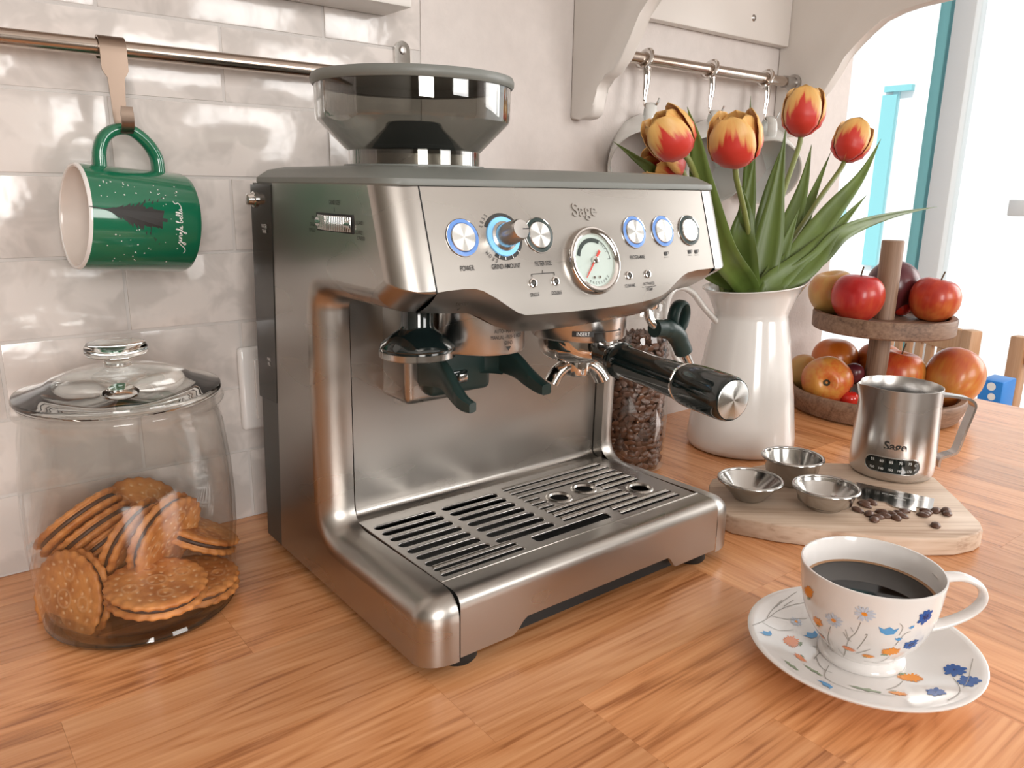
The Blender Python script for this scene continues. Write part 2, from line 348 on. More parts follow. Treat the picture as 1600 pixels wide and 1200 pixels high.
def tile(x0, x1, z0, z1):
    w_, h_ = round(x1-x0, 4), round(z1-z0, 4)
    if (w_, h_) not in tile_cache:
        bm = bm_box(-w_/2, w_/2, 0, 0.006, -h_/2, h_/2)
        fr = [e for e in bm.edges if all(v.co.y < 0.001 for v in e.verts)]
        bmesh.ops.bevel(bm, geom=fr, offset=0.0012, segments=2, profile=0.6, affect='EDGES')
        me = bpy.data.meshes.new('tile'); bmesh.ops.recalc_face_normals(bm, faces=bm.faces); bm.to_mesh(me); bm.free(); me.materials.append(M['tile'])
        for f in me.polygons: f.use_smooth = True
        me.set_sharp_from_angle(angle=math.radians(50)); tile_cache[(w_, h_)] = me
    o = bpy.data.objects.new('tile', tile_cache[(w_, h_)]); COL.objects.link(o); o.parent = wall
    o.location = ((x0+x1)/2, WY + random.uniform(-0.0004, 0.0004), (z0+z1)/2); o.rotation_euler = (random.uniform(-.004, .004), 0, random.uniform(-.003, .003))
G = 0.0012
for k in range(len(joints)-1):
    z0, z1 = joints[k]+G, joints[k+1]-G
    start = -0.0150 if k % 2 == 0 else -0.1085
    x = start + 0.188*1
    x = start - 0.188*6
    while x < TILE_END:
        a, b_ = x+G, min(x+0.188, TILE_END)-G
        if b_-a > 0.008: tile(a, b_, z0, z1)
        x += 0.188

# ---- other walls, floor, ceiling
floor = struct(box('floor', -1.6, 2.7, -2.5, 2.3, -0.94, -0.9, M['floor']), 'oak floor of the kitchen and dining corner', 'floor')
ceil = struct(box('ceiling', -1.6, 2.7, -2.5, 2.3, 1.5, 1.56, M['ceiling']), 'white ceiling over the kitchen', 'ceiling')
struct(box('wall_left', -1.66, -1.6, -2.5, 0.5, -0.9, 1.5, M['wall_dark']), 'plain taupe wall at the kitchen end', 'wall')
def wall_with_holes(name, label, axis, pos, thick, lo, hi, z0, z1, holes, m):
    """wall in the plane axis = pos, running lo..hi, with rectangular openings"""
    bm = bmesh.new()
    def slab(a, b_, c, d):
        if b_-a < 1e-4 or d-c < 1e-4: return
        if axis == 'x': q = bm_box(pos, pos+thick, a, b_, c, d)
        else: q = bm_box(a, b_, pos, pos+thick, c, d)
        me = bpy.data.meshes.new('q'); q.to_mesh(me); q.free(); bm.from_mesh(me); bpy.data.meshes.remove(me)
    cur = lo
    for (a, b_, c, d) in sorted(holes): slab(cur, a, z0, z1); slab(a, b_, z0, c); slab(a, b_, d, z1); cur = b_
    slab(cur, hi, z0, z1)
    return struct(mkbm(name, bm, m, None, smooth=False), label, 'wall')
# wall opposite, behind the photographer, with two windows
wall_with_holes('wall_front', 'taupe wall opposite the worktop with two windows', 'y', -2.5, 0.1, -1.6, 2.7, -0.9, 1.5, [(-1.15, -0.35, 0.2, 1.2), (0.65, 1.65, 0.3, 1.2)], M['wall_dark'])
# dining end with the big glazed opening
wall_with_holes('wall_right', 'white end wall of the dining corner around the glazed doors', 'x', 2.6, 0.1, -2.5, 2.3, -0.9, 1.5, [(-1.4, 2.1, -0.86, 1.38)], M['ceiling'])
struct(box('wall_dining', 0.98, 2.7, 2.3, 2.36, -0.9, 1.5, M['ceiling']), 'white wall of the dining corner', 'wall')
# glazed doors: posts, rails, panes
win = thing('window_1', 'tall glazed garden doors with white frames beyond the dining chairs', 'window', (2.62, 0.9, -0.86)); win['kind'] = 'structure'
yf = P(1478, 250, 'x', 2.62).y
for (a, b_) in ((2.04, 2.1), (yf-0.035, yf+0.035), (-1.4, -1.34), (-0.35, -0.28)):
    box('frame_post', 2.60, 2.68, a, b_, -0.86, 1.38, M['frame_white'], win, 0.004)
box('frame_post', 2.61, 2.66, yf+0.05, yf+0.085, -0.86, 1.38, M['teal_frame'], win, 0.003)
for (a, b_) in ((-0.86, -0.78), (1.30, 1.38)): box('frame_rail', 2.60, 2.68, -1.4, 2.1, a, b_, M['frame_white'], win, 0.004)
for (a, b_) in ((yf+0.085, 2.04), (-0.28, yf-0.035), (-1.34, -0.35)): box('pane', 2.635, 2.643, a, b_, -0.79, 1.31, M['glass'], win)
hp = P(1590, 325, 'x', 2.6)
hd = box('door_handle', 2.575, 2.60, hp.y-0.035, hp.y+0.02, hp.z-0.025, hp.z+0.025, M['frame_white'], win, 0.004)

# ---- outside
house = thing('neighbour_house', 'bright white rendered house seen through the garden doors', 'building', (6.1, 3.0, -1.5))
box('facade', 6.0, 6.3, -9, 12, -1.5, 5.5, M['facade'], house)
def outside(px0, py0, px1, py1, name, m, d=0.03):
    a = P(px0, py0, 'x', 6.0); b_ = P(px1, py1, 'x', 6.0)
    return box(name, 6.0-d, 6.02, min(a.y, b_.y), max(a.y, b_.y), min(a.z, b_.z), max(a.z, b_.z), m, house)
M['pale_teal'] = mat('outside_pale_teal', (0.40, 0.66, 0.70), 0.6)
wn = outside(1363, 420, 1408, 140, 'window', M['pale_teal'], 0.02)
outside(1372, 415, 1384, 150, 'window_frame', M['teal_frame'], 0.05)
outside(1386, 145, 1430, 132, 'lintel', M['teal_frame'], 0.05)
outside(1308, 300, 1320, 350, 'window', M['pale_teal'], 0.02)
outside(1445, 300, 1485, 40, 'downpipe', M['pale_teal'], 0.06)
terrace = struct(box('ground_outside', 2.7, 6.0, -9, 12, -1.06, -1.0, M['facade']), 'pale terrace paving outside the glazed doors', 'ground')

# ---- worktop with printed oak staves
XS = 0.248; XE = 1.072; YF = -0.264
wt = thing('worktop', 'brown oak laminate worktop with staves running in two directions', 'worktop', (0.2, 0.03, -0.04))
box('core', -1.3, XE, YF, WY+0.001, -0.04, -0.0025, M['wood_top'], wt)
def plank(cx, cy, lx, ly, rot=0.0):
    g = 0.00006
    bm = bm_box(-lx/2+g, lx/2-g, -ly/2+g, ly/2-g, -0.003, 0.0)
    o = mkbm('plank', bm, M['wood_top'], None, smooth=False); o.parent = wt; o.location = (cx-0.2, cy-0.03, 0.04); o.rotation_euler = (0, 0, rot); return o
edges = [WY+0.001, 0.2805, 0.1935, 0.1060, 0.0195, -0.0665, -0.153, YF]
cuts = [[-0.62, 0.05], [-0.35, 0.10], [-0.55, -0.10], [-0.2178, 0.17], [-0.47, -0.02], [-0.30, 0.0455], [-0.42, 0.13]]
for r in range(7):
    xs = [-1.3]+cuts[r]+[XS]
    for i in range(len(xs)-1): plank((xs[i]+xs[i+1])/2, (edges[r]+edges[r+1])/2, xs[i+1]-xs[i], edges[r]-edges[r+1])
xe = [XS, 0.335, 0.422, 0.509, 0.596, 0.683, 0.770, 0.857, 0.944, XE]
for i in range(len(xe)-1):
    c = [-0.05, 0.2, 0.02, -0.14, 0.12, -0.02, 0.22, 0.05, -0.1][i]; ys = [YF, c, WY+0.001]
    for k in range(2): plank((xe[i]+xe[i+1])/2, (ys[k]+ys[k+1])/2, ys[k+1]-ys[k], xe[i+1]-xe[i], PI/2)
# base cupboard run that carries the worktop
cab = thing('base_cabinet', 'white kitchen base cupboards under the oak worktop', 'cabinet', (0.0, 0.05, -0.9))
box('body', -1.3, 1.05, YF+0.03, WY, -0.9, -0.0405, M['white_paint'], cab)

# ---- double rocker switch on the tiles
sw = thing('light_switch', 'white double light switch on the tiles beside the machine', 'switch', (0.01, WY, 0.13))
box('plate', -0.0215, 0.06, WY-0.009, WY, 0.0895, 0.169, M['porcelain'], sw, 0.004, 3)
box('rocker', -0.0085, 0.0495, WY-0.012, WY-0.008, 0.101, 0.1575, M['porcelain'], sw, 0.001)

# ---- wall shelf with scalloped brackets, and the corner of the cupboard above
shelf = thing('wall_shelf', 'white wooden wall shelf with two scalloped side brackets', 'shelf', (0.58, 0.2, 0.39))
prof = [(WY, 0.80), (WY, 0.394), (0.316, 0.3922), (0.302, 0.393), (0.295, 0.397), (0.2922, 0.406), (0.2935, 0.420), (0.2925, 0.427), (0.287, 0.4315), (0.2755, 0.4345), (0.2650, 0.4395), (0.2555, 0.4515),
        (0.2430, 0.4705), (0.2310, 0.4920), (0.2200, 0.5080), (0.2050, 0.5215), (0.1850, 0.5320), (0.1633, 0.5390), (0.1400, 0.5430), (0.1100, 0.5450), (0.05, 0.5450), (0.05, 0.80)]
for xa in (0.3845, 0.785):
    bm = bm_prism(prof, lambda p: (xa, p[0], p[1]), lambda p: (xa+0.018, p[0], p[1]), 0.0035, 3); mkbm('bracket', bm, M['white_paint'], shelf, sharp=60)
box('back_board', 0.4025, 0.785, WY-0.016, WY, 0.514, 0.80, M['white_paint'], shelf, 0.003)
scp = P(1178, 28, 'y', WY-0.016); lathe('screw', [(0, 0.002), (0.003, 0.0016), (0.0045, 0)], M['steel_dark'], shelf, scp, (0, -1, 0), 16)
box('shelf_board', 0.4025, 0.785, 0.06, WY-0.016, 0.70, 0.718, M['white_paint'], shelf, 0.002)
cup_ = thing('wall_cupboard', 'white wall cupboard, only its lower corner showing above the hopper', 'cupboard', (-0.3, 0.25, 0.47))
cc = P(645, 13, 'y', WY-0.05)
box('carcass', -1.0, cc.x, WY-0.05, WY, cc.z, 1.1, M['white_paint'], cup_, 0.003)

# ---- rail with mug hook on the tiles
RY = 0.303
r1 = thing('hanging_rail', 'brushed steel rail fixed along the tiled wall', 'rail', (0.0, RY, 0.41))
tube('bar', [(-0.9, RY, 0.4122), (0.166, RY, 0.4122)], 0.0062, M['rail'], r1, 24)
pl = [(0.0135*math.sin(t), 0.0135*math.cos(t)) for t in [(-80+160*i/12)*PI/180 for i in range(13)]]
plate = [(-0.011, -0.040)]+[(-0.011, -0.020), (-0.0085, -0.013)]+[(0.0085*math.sin(t), 0.0085*math.cos(t)) for t in [(-90+180*i/12)*PI/180 for i in range(13)]]+[(0.0085, -0.013), (0.011, -0.020), (0.011, -0.040)]
bx, bz = 0.1605, 0.4435
bm = bm_prism(plate, lambda p: (bx+p[0], WY-0.0025, bz+p[1]), lambda p: (bx+p[0], WY, bz+p[1])); mkbm('wall_plate', bm, M['chrome'], r1)
lathe('screw', [(0, 0.0022), (0.003, 0.0016), (0.0042, 0)], M['steel_dark'], r1, (bx, WY-0.0025, bz+0.0), (0, -1, 0), 16)
tube('bracket_arm', [(bx, WY, 0.4122), (bx, RY, 0.4122)], 0.006, M['chrome'], r1)
# ================================================================== ESPRESSO MACHINE
mc = thing('espresso_machine', 'brushed stainless steel espresso machine with smoked bean hopper and round gauge', 'coffee machine', (0.135, 0.13, 0.0))
W_ = 0.27; SX = 0.026; SD = 0.016
def round_poly(pts, radii, d, n=8):
    """open polyline, offset by d into the body (left of travel = outside), corners rounded; fixed vertex count"""
    segs = []
    for a, b_ in zip(pts[:-1], pts[1:]):
        a = Vector(a); b_ = Vector(b_); t = (b_-a).normalized(); nrm = Vector((t.y, -t.x))  # into the body
        segs.append((a+nrm*d, b_+nrm*d, t))
    cor = [segs[0][0]]
    for s, q in zip(segs[:-1], segs[1:]):
        p, t = s[0], s[2]; r_, u_ = q[0], q[2]; den = t.x*u_.y-t.y*u_.x
        k = ((r_.x-p.x)*u_.y-(r_.y-p.y)*u_.x)/den; cor.append(p+t*k)
    e_ = segs[-1]; cor.append(e_[0]+e_[2]*((pts[-1][1]-e_[0].y)/e_[2].y) if abs(e_[2].y) > 0.3 else e_[1]); out = [cor[0]]
    for i in range(1, len(cor)-1):
        a, b_, c = cor[i-1], cor[i], cor[i+1]; t = (b_-a).normalized(); u_ = (c-b_).normalized(); crs = t.x*u_.y-t.y*u_.x
        R0 = radii[i]; Rr = max(R0-d, 0.0012) if crs < 0 else R0+d
        ang = math.acos(max(-1, min(1, t.dot(u_)))); L = Rr*math.tan(ang/2); L = min(L, 0.48*(b_-a).length, 0.48*(c-b_).length)
        p0 = b_-t*L; p1 = b_+u_*L
        for k in range(n+1):
            s = k/n; out.append(p0*(1-s)**2+b_*2*s*(1-s)+p1*s*s)
    out.append(cor[-1]); return out
PR = [(0.0, 0.010), (0.0, 0.0585), (0.146, 0.0555), (0.1425, 0.2375), (0.050, 0.2375), (0.0238, 0.2525), (0.0440, 0.3163)]
RR = [0, 0.020, 0.020, 0.012, 0.003, 0.003, 0]
def back_y(z): return 0.2350+(0.2107-0.2350)*(z-0.010)/0.306
for side in (0, 1):
    v, f = [], []; NT = 10; rows = []
    for k in range(NT+1):
        th = PI/2*k/NT; d = SD*(1-math.cos(th)); x = -SX*math.sin(th)
        # roundness: most of the inset happens late
        row = []
        for p in round_poly(PR, RR, d): row.append(len(v)); v.append((x if side == 0 else W_-x, p.x, p.y))
        rows.append(row)
    for a, b_ in zip(rows[:-1], rows[1:]):
        for i in range(len(a)-1): f.append([a[i], a[i+1], b_[i+1], b_[i]])
    o = mk('side_panel', v, f, M['steel'], mc, sharp=28)
    last = [v[i] for i in rows[-1]]; xx = last[0][0]
    poly = last+[(xx, back_y(0.3163), 0.3163), (xx, back_y(0.010), 0.010)]
    mk('side_face', poly, [list(range(len(poly)))], M['steel'], o, False)
# rear housing
def rear(z): return 0.2725+(0.2560-0.2725)*(z-0.01)/0.306
v = []; f = []
for z in (0.010, 0.3163):
    for x, y in ((-SX, back_y(z)), (-SX, rear(z)-0.006), (-SX+0.006, rear(z)), (W_+SX-0.006, rear(z)), (W_+SX, rear(z)-0.006), (W_+SX, back_y(z))): v.append((x, y, z))
for i in range(6): j = (i+1) % 6; f.append([i, j, 6+j, 6+i])
f += [[0, 1, 2, 3, 4, 5], [6, 7, 8, 9, 10, 11]]
back = mk('rear_housing', v, f, M['dark_grey'], mc, True, sharp=30)
# smoked water tank window on the rear housing
z0, z1 = 0.141, 0.3150
tk = [(-SX-0.0006, back_y(z0)+0.0012, z0), (-SX-0.0006, rear(z0)-0.002, z0-0.002), (-SX-0.0006, rear(z1)-0.002, z1), (-SX-0.0006, back_y(z1)+0.0012, z1)]
mk('water_tank', tk+[(-SX+0.001, p[1], p[2]) for p in tk], [[0, 1, 2, 3], [0, 4, 5, 1], [1, 5, 6, 2], [2, 6, 7, 3], [3, 7, 4, 0]], M['tank'], mc, False)
# left side frame for lettering: reading along -y
def onside(y0, z0, h=0.0004): return lambda u, v_: (-SX-h, y0-u, z0+v_)
lathe('clip_knob', [(0, 0.007), (0.0042, 0.0065), (0.0048, 0.002), (0.0062, 0.0015), (0.0062, 0)], M['chrome'], mc, (-SX-0.0005, 0.2455, 0.3035), (-1, 0, 0), 20)
for zz, txt in ((0.2835, 'WATER'), (0.2795, 'TANK'), (0.1760, 'MAX'), (0.1720, 'FILL')):
    lettering(txt, 0.0042, onside(0.2285 if zz > .2 else 0.2405-.005, zz, 0.0012), M['ink_white'], mc, squash=0.75)
# machine inner body (dark) so that nothing shows through
box('base_pan', 0.002, W_-0.002, 0.012, 0.25, 0.006, 0.046, M['black_matt'], mc)
box('inner_body', 0.002, W_-0.002, 0.1590, 0.2445, 0.046, 0.3150, M['black_matt'], mc)
box('head_core', 0.002, W_-0.002, 0.062, 0.155, 0.2400, 0.3150, M['black_matt'], mc)
for fx in (-0.004, W_-0.026): 
    for fy in (0.020, 0.20): lathe('foot', [(0, 0), (0.013, 0), (0.0145, 0.002), (0.0145, 0.0105), (0, 0.0105)], M['black_matt'], mc, (fx+0.015, fy, 0.0), seg=24)
# drip tray front
pf = round_poly([(0.0, 0.010), (0.0, 0.0585), (0.0235, 0.0580)], [0, 0.018, 0], 0.0, 10)
xs = [0.0008, 0.02, 0.0455, 0.050, 0.0545, 0.0585, 0.12, 0.2074, 0.2105, 0.2145, 0.2178, 0.25, W_-0.0008]
def zb(x):
    if x <= 0.0455 or x >= 0.2178: return 0.0118
    if 0.0585 <= x <= 0.2074: return 0.0225
    s = (x-0.0455)/0.013 if x < 0.1 else (0.2178-x)/0.0104
    return 0.0118+0.0107*(s*s*(3-2*s))
v, f = [], []
for x in xs:
    v += [(x, 0.003, zb(x)), (x, 0.0, zb(x)+0.0008)]+[(x, p.x, max(p.y, zb(x)+0.001)) for p in pf[1:]]
n = len(pf)+1
for i in range(len(xs)-1):
    for k in range(n-1): f.append([i*n+k, i*n+k+1, (i+1)*n+k+1, (i+1)*n+k])
tray = mk('drip_tray', v, f, M['steel'], mc, sharp=30)
# drip grid
loops = [[(0.0015, 0.0235), (0.2685, 0.0235), (0.2685, 0.1440), (0.0015, 0.1440)]]
rowsL = [0.1252, 0.1128, 0.1004, 0.0880, 0.0757, 0.0634, 0.0511]
for y in rowsL:
    loops.append(stadium(0.0065, 0.0620, y, 0.0040)); loops.append(stadium(0.0690, 0.1255, y, 0.0040))
for y in (0.0410, 0.0315): loops.append(stadium(0.0070, 0.0795, y, 0.0022))
thin = []
for y in (0.1280, 0.1174, 0.1077): thin.append((0.1350, 0.2535, y))
for y in (0.0980, 0.0885, 0.0790): thin.append((0.1345, 0.1510, y)); thin.append((0.2090, 0.2540, y))
for y in (0.0692, 0.0597, 0.0502): thin.append((0.1350, 0.2222, y))
for y in (0.0418, 0.0322): thin.append((0.1830, 0.2555, y))
for a, b_, y in thin: loops.append(stadium(a, b_, y, 0.0018))
for cx, cy, r in ((0.1650, 0.0885, 0.0085), (0.1960, 0.0905, 0.0085), (0.2375, 0.0622, 0.0088)): loops.append(circle2(cx, cy, r))
loops.append([(0.0945, 0.0338), (0.0960, 0.0325), (0.1720, 0.0325), (0.1735, 0.0338), (0.1735, 0.0412), (0.1720, 0.0425), (0.0960, 0.0425), (0.0945, 0.0412)])
grid = fillcurve('drip_grid', loops, 0.0005, 0.0006, M['steel_dark'], mc, 0.0562)
for a, b_, y in thin+[(0.0070, 0.0795, 0.0410), (0.0070, 0.0795, 0.0315)]:   # pressed ridges between the narrow slots
    tube('ridge', [(a+0.002, y+0.0046, 0.0566), (b_-0.002, y+0.0046, 0.0566)], 0.0021, M['steel'], grid, 8, ell=(1, 0.75))
for cx, cy, r in ((0.1650, 0.0885, 0.0085), (0.1960, 0.0905, 0.0085), (0.2375, 0.0622, 0.0088)):
    lathe('rim', [(r-0.0005, 0), (r+0.0005, 0.0016), (r+0.0020, 0.0020), (r+0.0035, 0.0012), (r+0.004, 0)], M['steel'], grid, (cx, cy, 0.0566), seg=32)
box('front_lip', 0.0012, W_-0.0012, 0.0222, 0.0236, 0.0560, 0.0588, M['steel'], grid, 0.0005)
# backsplash, hollow-curved into the tray
bp_ = round_poly([(0.1405, 0.0556), (0.1565, 0.0560), (0.1530, 0.2400)], [0, 0.0150, 0], 0.0, 12)
v = []; f = []
for x in (0.0012, W_-0.0012):
    for p in bp_: v.append((x, p.x, p.y))
n = len(bp_)
for k in range(n-1): f.append([k, k+1, n+k+1, n+k])
bs_ = mk('backsplash', v, f, M['steel'], mc, sharp=60)
for x in (0.0004, W_-0.0004): mk('return_strip', [(x, 0.1420, 0.0555), (x, 0.1445, 0.0760), (x, 0.1425, 0.2380), (x, 0.1600, 0.2380), (x, 0.1600, 0.0555)], [[0, 1, 2, 3, 4]], M['steel'], bs_, False)
# ---- front control panel: slanted plane
PK = (0.0440-0.0238)/(0.3163-0.2525)
PU = Vector((1, 0, 0)); PVv = Vector((0, PK, 1)).normalized(); PN_ = Vector((0, -1, PK)).normalized()
def pan(x, z, h=0.0): return Vector((x, 0.0238+PK*(z-0.2525), z))+PN_*h
def panuv(x, z, h=0.0):
    c = pan(x, z, h); return lambda u, v_: c+PU*u+PVv*v_
low = [(0.0006, 0.2530), (0.008, 0.2535), (0.020, 0.2538), (0.0285, 0.2535), (0.0346, 0.2518), (0.0436, 0.2468), (0.0549, 0.2392), (0.0600, 0.2360), (0.0660, 0.2342), (0.085, 0.2336), (0.1103, 0.2331), (0.135, 0.2331), (0.1582, 0.2334), (0.178, 0.2343), (0.1899, 0.2355), (0.2010, 0.2375), (0.2094, 0.2405), (0.2228, 0.2475), (0.2300, 0.2508), (0.2358, 0.2526), (0.2482, 0.2540), (0.2694, 0.2545)]
chin = [(0.0006, 0.0480, 0.2372), (0.008, 0.048, 0.2365), (0.022, 0.046, 0.2352), (0.030, 0.045, 0.2350), (0.0373, 0.045, 0.2343), (0.0479, 0.045, 0.2305), (0.0600, 0.044, 0.2235), (0.0700, 0.043, 0.2200), (0.0785, 0.043, 0.2182), (0.0932, 0.043, 0.2170), (0.1150, 0.043, 0.2168), (0.1367, 0.043, 0.2168), (0.1600, 0.043, 0.2176), (0.1780, 0.043, 0.2184), (0.1900, 0.043, 0.2190), (0.2030, 0.043, 0.2200), (0.2137, 0.044, 0.2212), (0.2286, 0.045, 0.2258), (0.2360, 0.046, 0.2300), (0.2436, 0.047, 0.2335), (0.2520, 0.048, 0.2355), (0.2694, 0.049, 0.2368)]
v = [pan(x, 0.3160) for x, z in low]+[pan(x, z) for x, z in low]
n = len(low); f = [[i, i+1, n+i+1, n+i] for i in range(n-1)]
panel = mk('control_panel', v, f, M['steel'], mc, False)
v = []; f = []; NK = 4
for i in range(n):
    a = pan(*low[i]); c = Vector(chin[i]); mid = (a+c)*0.5+Vector((0, -0.0028, -0.0022))
    for k in range(NK+1): s = k/NK; v.append(a*(1-s)**2+mid*2*s*(1-s)+c*s*s)
for i in range(n-1):
    for k in range(NK): f.append([i*(NK+1)+k, i*(NK+1)+k+1, (i+1)*(NK+1)+k+1, (i+1)*(NK+1)+k])
mk('chin', v, f, M['steel'], panel, sharp=40)
v = []; f = []
for i in range(n): c = Vector(chin[i]); v += [c, Vector((c.x, 0.161, min(0.2362, c.z+0.012)))]
for i in range(n-1): f.append([2*i, 2*i+1, 2*i+3, 2*i+2])
mk('underside', v, f, M['black_matt'], panel, False)
# seams beside the panel
for x in (0.0, W_): tube('seam', [pan(x, 0.2525, 0.0), pan(x, 0.3160, 0.0)], 0.0005, M['black_matt'], panel, 6)

# ---- lid
def lid_ring(x0, x1, y0, y1, z, r, n=6):
    o = []
    for (cx, cy, a) in ((x1-r, y0+r, -90), (x1-r, y1-r, 0), (x0+r, y1-r, 90), (x0+r, y0+r, 180)):
        for i in range(n+1): t = math.radians(a+90*i/n); o.append((cx+r*math.cos(t), cy+r*math.sin(t), z))
    return o
v, f = [], []
spec = [(-SX, W_+SX, 0.0430, 0.2565, 0.3163, 0.02), (-SX-0.0006, W_+SX+0.0006, 0.0428, 0.2570, 0.3172, 0.02), (-SX-0.0004, W_+SX+0.0004, 0.0436, 0.2568, 0.3205, 0.02), (-SX+0.006, W_+SX-0.006, 0.056, 0.247, 0.3262, 0.018), (-SX+0.016, W_+SX-0.016, 0.068, 0.236, 0.3285, 0.016)]
for s in spec: v += lid_ring(*s)
n = len(v)//len(spec)
for k in range(len(spec)-1):
    for i in range(n): f.append([k*n+i, k*n+(i+1) % n, (k+1)*n+(i+1) % n, (k+1)*n+i])
f.append([(len(spec)-1)*n+i for i in range(n)]); f.append([i for i in range(n)][::-1])
mk('top_cover', v, f, M['grey_plastic'], mc, sharp=35)

# ---- hopper
HC = Vector((0.050, 0.130, 0.0)); HR = 0.0716
hop = mk('hopper_collar', *V_lathe([(0.0510, 0.3270), (0.0505, 0.3300), (0.0480, 0.3302)], HC, seg=56), M['grey_plastic'], mc)
k_ = 1.0
lathe('hopper_bowl', [(0.0475, 0.3290), (0.0475, 0.3395), (0.0490, 0.3408), (0.0685, 0.3598), (0.0692, 0.3625), (0.0694, 0.3845)], M['hopper'], mc, HC, seg=72, sharp=30)
lathe('hopper_bowl_inside', [(0.0460, 0.3300), (0.0460, 0.3402), (0.0478, 0.3420), (0.0668, 0.3605), (0.0676, 0.3630), (0.0678, 0.3840)], M['hopper'], mc, HC, seg=72, sharp=30)
lathe('hopper_rim', [(0.0680, 0.3832), (0.0702, 0.3830), (0.0716, 0.3845), (0.0718, 0.3875), (0.0708, 0.3900), (0.0640, 0.3908), (0, 0.3912)], M['grey_plastic'], mc, HC, seg=72, sharp=40)
lathe('hopper_cone', [(0, 0.3602), (0.0185, 0.3600), (0.0200, 0.3592), (0.0210, 0.3560), (0.0370, 0.3412), (0.0440, 0.3400), (0.0450, 0.3375)], M['black'], mc, HC, seg=40, sharp=30)
lathe('hopper_neck', [(0.0420, 0.3290), (0.0420, 0.3375), (0.0, 0.3376)], M['steel'], mc, HC, seg=40)

# ---- buttons, dial, lamps
def spun_mat():
    m, n, l, b = nt('spun_aluminium')
    tc = n.new('ShaderNodeTexCoord'); g = n.new('ShaderNodeTexGradient'); g.gradient_type = 'RADIAL'; l.new(tc.outputs['Object'], g.inputs[0])
    t = n.new('ShaderNodeTexWave'); t.wave_type = 'BANDS'; t.inputs['Scale'].default_value = 1.3; t.inputs['Distortion'].default_value = 0
    cb = n.new('ShaderNodeCombineXYZ'); l.new(g.outputs['Fac'], cb.inputs[0]); l.new(cb.outputs[0], t.inputs['Vector'])
    mr = n.new('ShaderNodeMapRange'); mr.inputs[3].default_value = 0.2; mr.inputs[4].default_value = 0.42; l.new(t.outputs['Fac'], mr.inputs[0]); l.new(mr.outputs[0], b.inputs['Roughness'])
    rp = n.new('ShaderNodeValToRGB'); rp.color_ramp.elements[0].color = (0.72, 0.73, 0.71, 1); rp.color_ramp.elements[1].color = (0.95, 0.95, 0.93, 1); l.new(t.outputs['Fac'], rp.inputs[0]); l.new(rp.outputs[0], b.inputs['Base Color'])
    b.inputs['Metallic'].default_value = 1.0; return m
M['spun'] = spun_mat()
def local_lathe(name, prof, m, parent, org, axis, seg=36, sharp=40):
    """lathe whose local Z is its axis and whose origin is its centre (for centred materials)"""
    a, u, v_ = frame(axis); vs, fs = V_lathe(prof, (0, 0, 0), (0, 0, 1), seg); o = mk(name, vs, fs, m, None, True, True, sharp)
    p = parent; L = Vector((0, 0, 0))
    while p is not None: L += p.location; p = p.parent
    o.parent = parent; o.location = Vector(org)-L; o.rotation_euler = Matrix((u, v_, a)).transposed().to_euler(); return o
def push_button(x, z, ring, label):
    r = 0.0119
    o = lathe('button', [(r+0.0005, 0.0002), (r+0.0003, 0.0010), (r, 0.0009), (r, 0.0002)], M['chrome'], panel, pan(x, z), PN_, 40); o['label'] = label
    lathe('ring', [(r, 0.0002), (r, 0.0009), (0.0096, 0.0013), (0.0094, 0.0002)], ring, o, pan(x, z), PN_, 40)
    local_lathe('cap', [(0.0094, 0), (0.0094, 0.0012), (0.0088, 0.0020), (0.0, 0.0021)], M['spun'], o, pan(x, z), PN_)
for x, lit, lb in ((0.0257, 1, 'power button with lit blue ring'), (0.0887, 0, 'filter size button with unlit ring'), (0.1822, 1, 'programme button with lit blue ring'), (0.2143, 1, 'single cup button with lit blue ring'), (0.2456, 0, 'double cup button with unlit ring')):
    push_button(x, 0.2847, M['lamp_blue'] if lit else M['rubber'], lb)
# grind amount dial
dc = pan(0.0582, 0.2846)
def arc_band(name, r0, r1, a0, a1, h, m, n=28):
    v, f = [], []
    for i in range(n+1):
        t = math.radians(a0+(a1-a0)*i/n); d = PU*math.sin(t)+PVv*math.cos(t); v += [dc+d*r0+PN_*h, dc+d*r1+PN_*h]
    for i in range(n): f.append([2*i, 2*i+1, 2*i+3, 2*i+2])
    return mk(name, v, f, m, panel, False)
arc_band('dial_scale', 0.0134, 0.0157, -62, 218, 0.0003, M['ink'], 40)
for t in (100, 135, 160, 185, 205): arc_band('dial_mark', 0.0136, 0.0155, t-1.2, t+1.2, 0.0006, M['ink_white'], 1)
lathe('dial_ring', [(0.0132, 0.0002), (0.0130, 0.0012), (0.0098, 0.0014)], M['lamp_cyan'], panel, dc, PN_, 40)
kn = lathe('dial_knob', [(0.0100, 0.0005), (0.0098, 0.0022), (0.0082, 0.0032), (0.0078, 0.006), (0.0068, 0.0185), (0.0060, 0.0200), (0, 0.0203)], M['steel_v'], panel, dc, PN_, 36)
a_ = dc+PN_*0.0206; mk('pointer', [a_+PU*0.001+PVv*0.0003, a_+PU*0.0062+PVv*0.0003, a_+PU*0.0062-PVv*0.0003, a_+PU*0.001-PVv*0.0003], [[0, 1, 2, 3]], M['ink'], kn, False)
def arc_text(body, size, r, a0, step):
    for i, ch in enumerate(body):
        t = math.radians(a0+i*step); d = PU*math.sin(t)+PVv*math.cos(t); tx = PU*math.cos(t)-PVv*math.sin(t); c = dc+d*r+PN_*0.0005
        lettering(ch, size, lambda u, v_, c=c, tx=tx, d=d: c+tx*u+d*v_, M['ink'], panel, squash=0.8)
arc_text('LESS', 0.0036, 0.0180, -66, 9); arc_text('MORE', 0.0036, 0.0180, 236, -9)
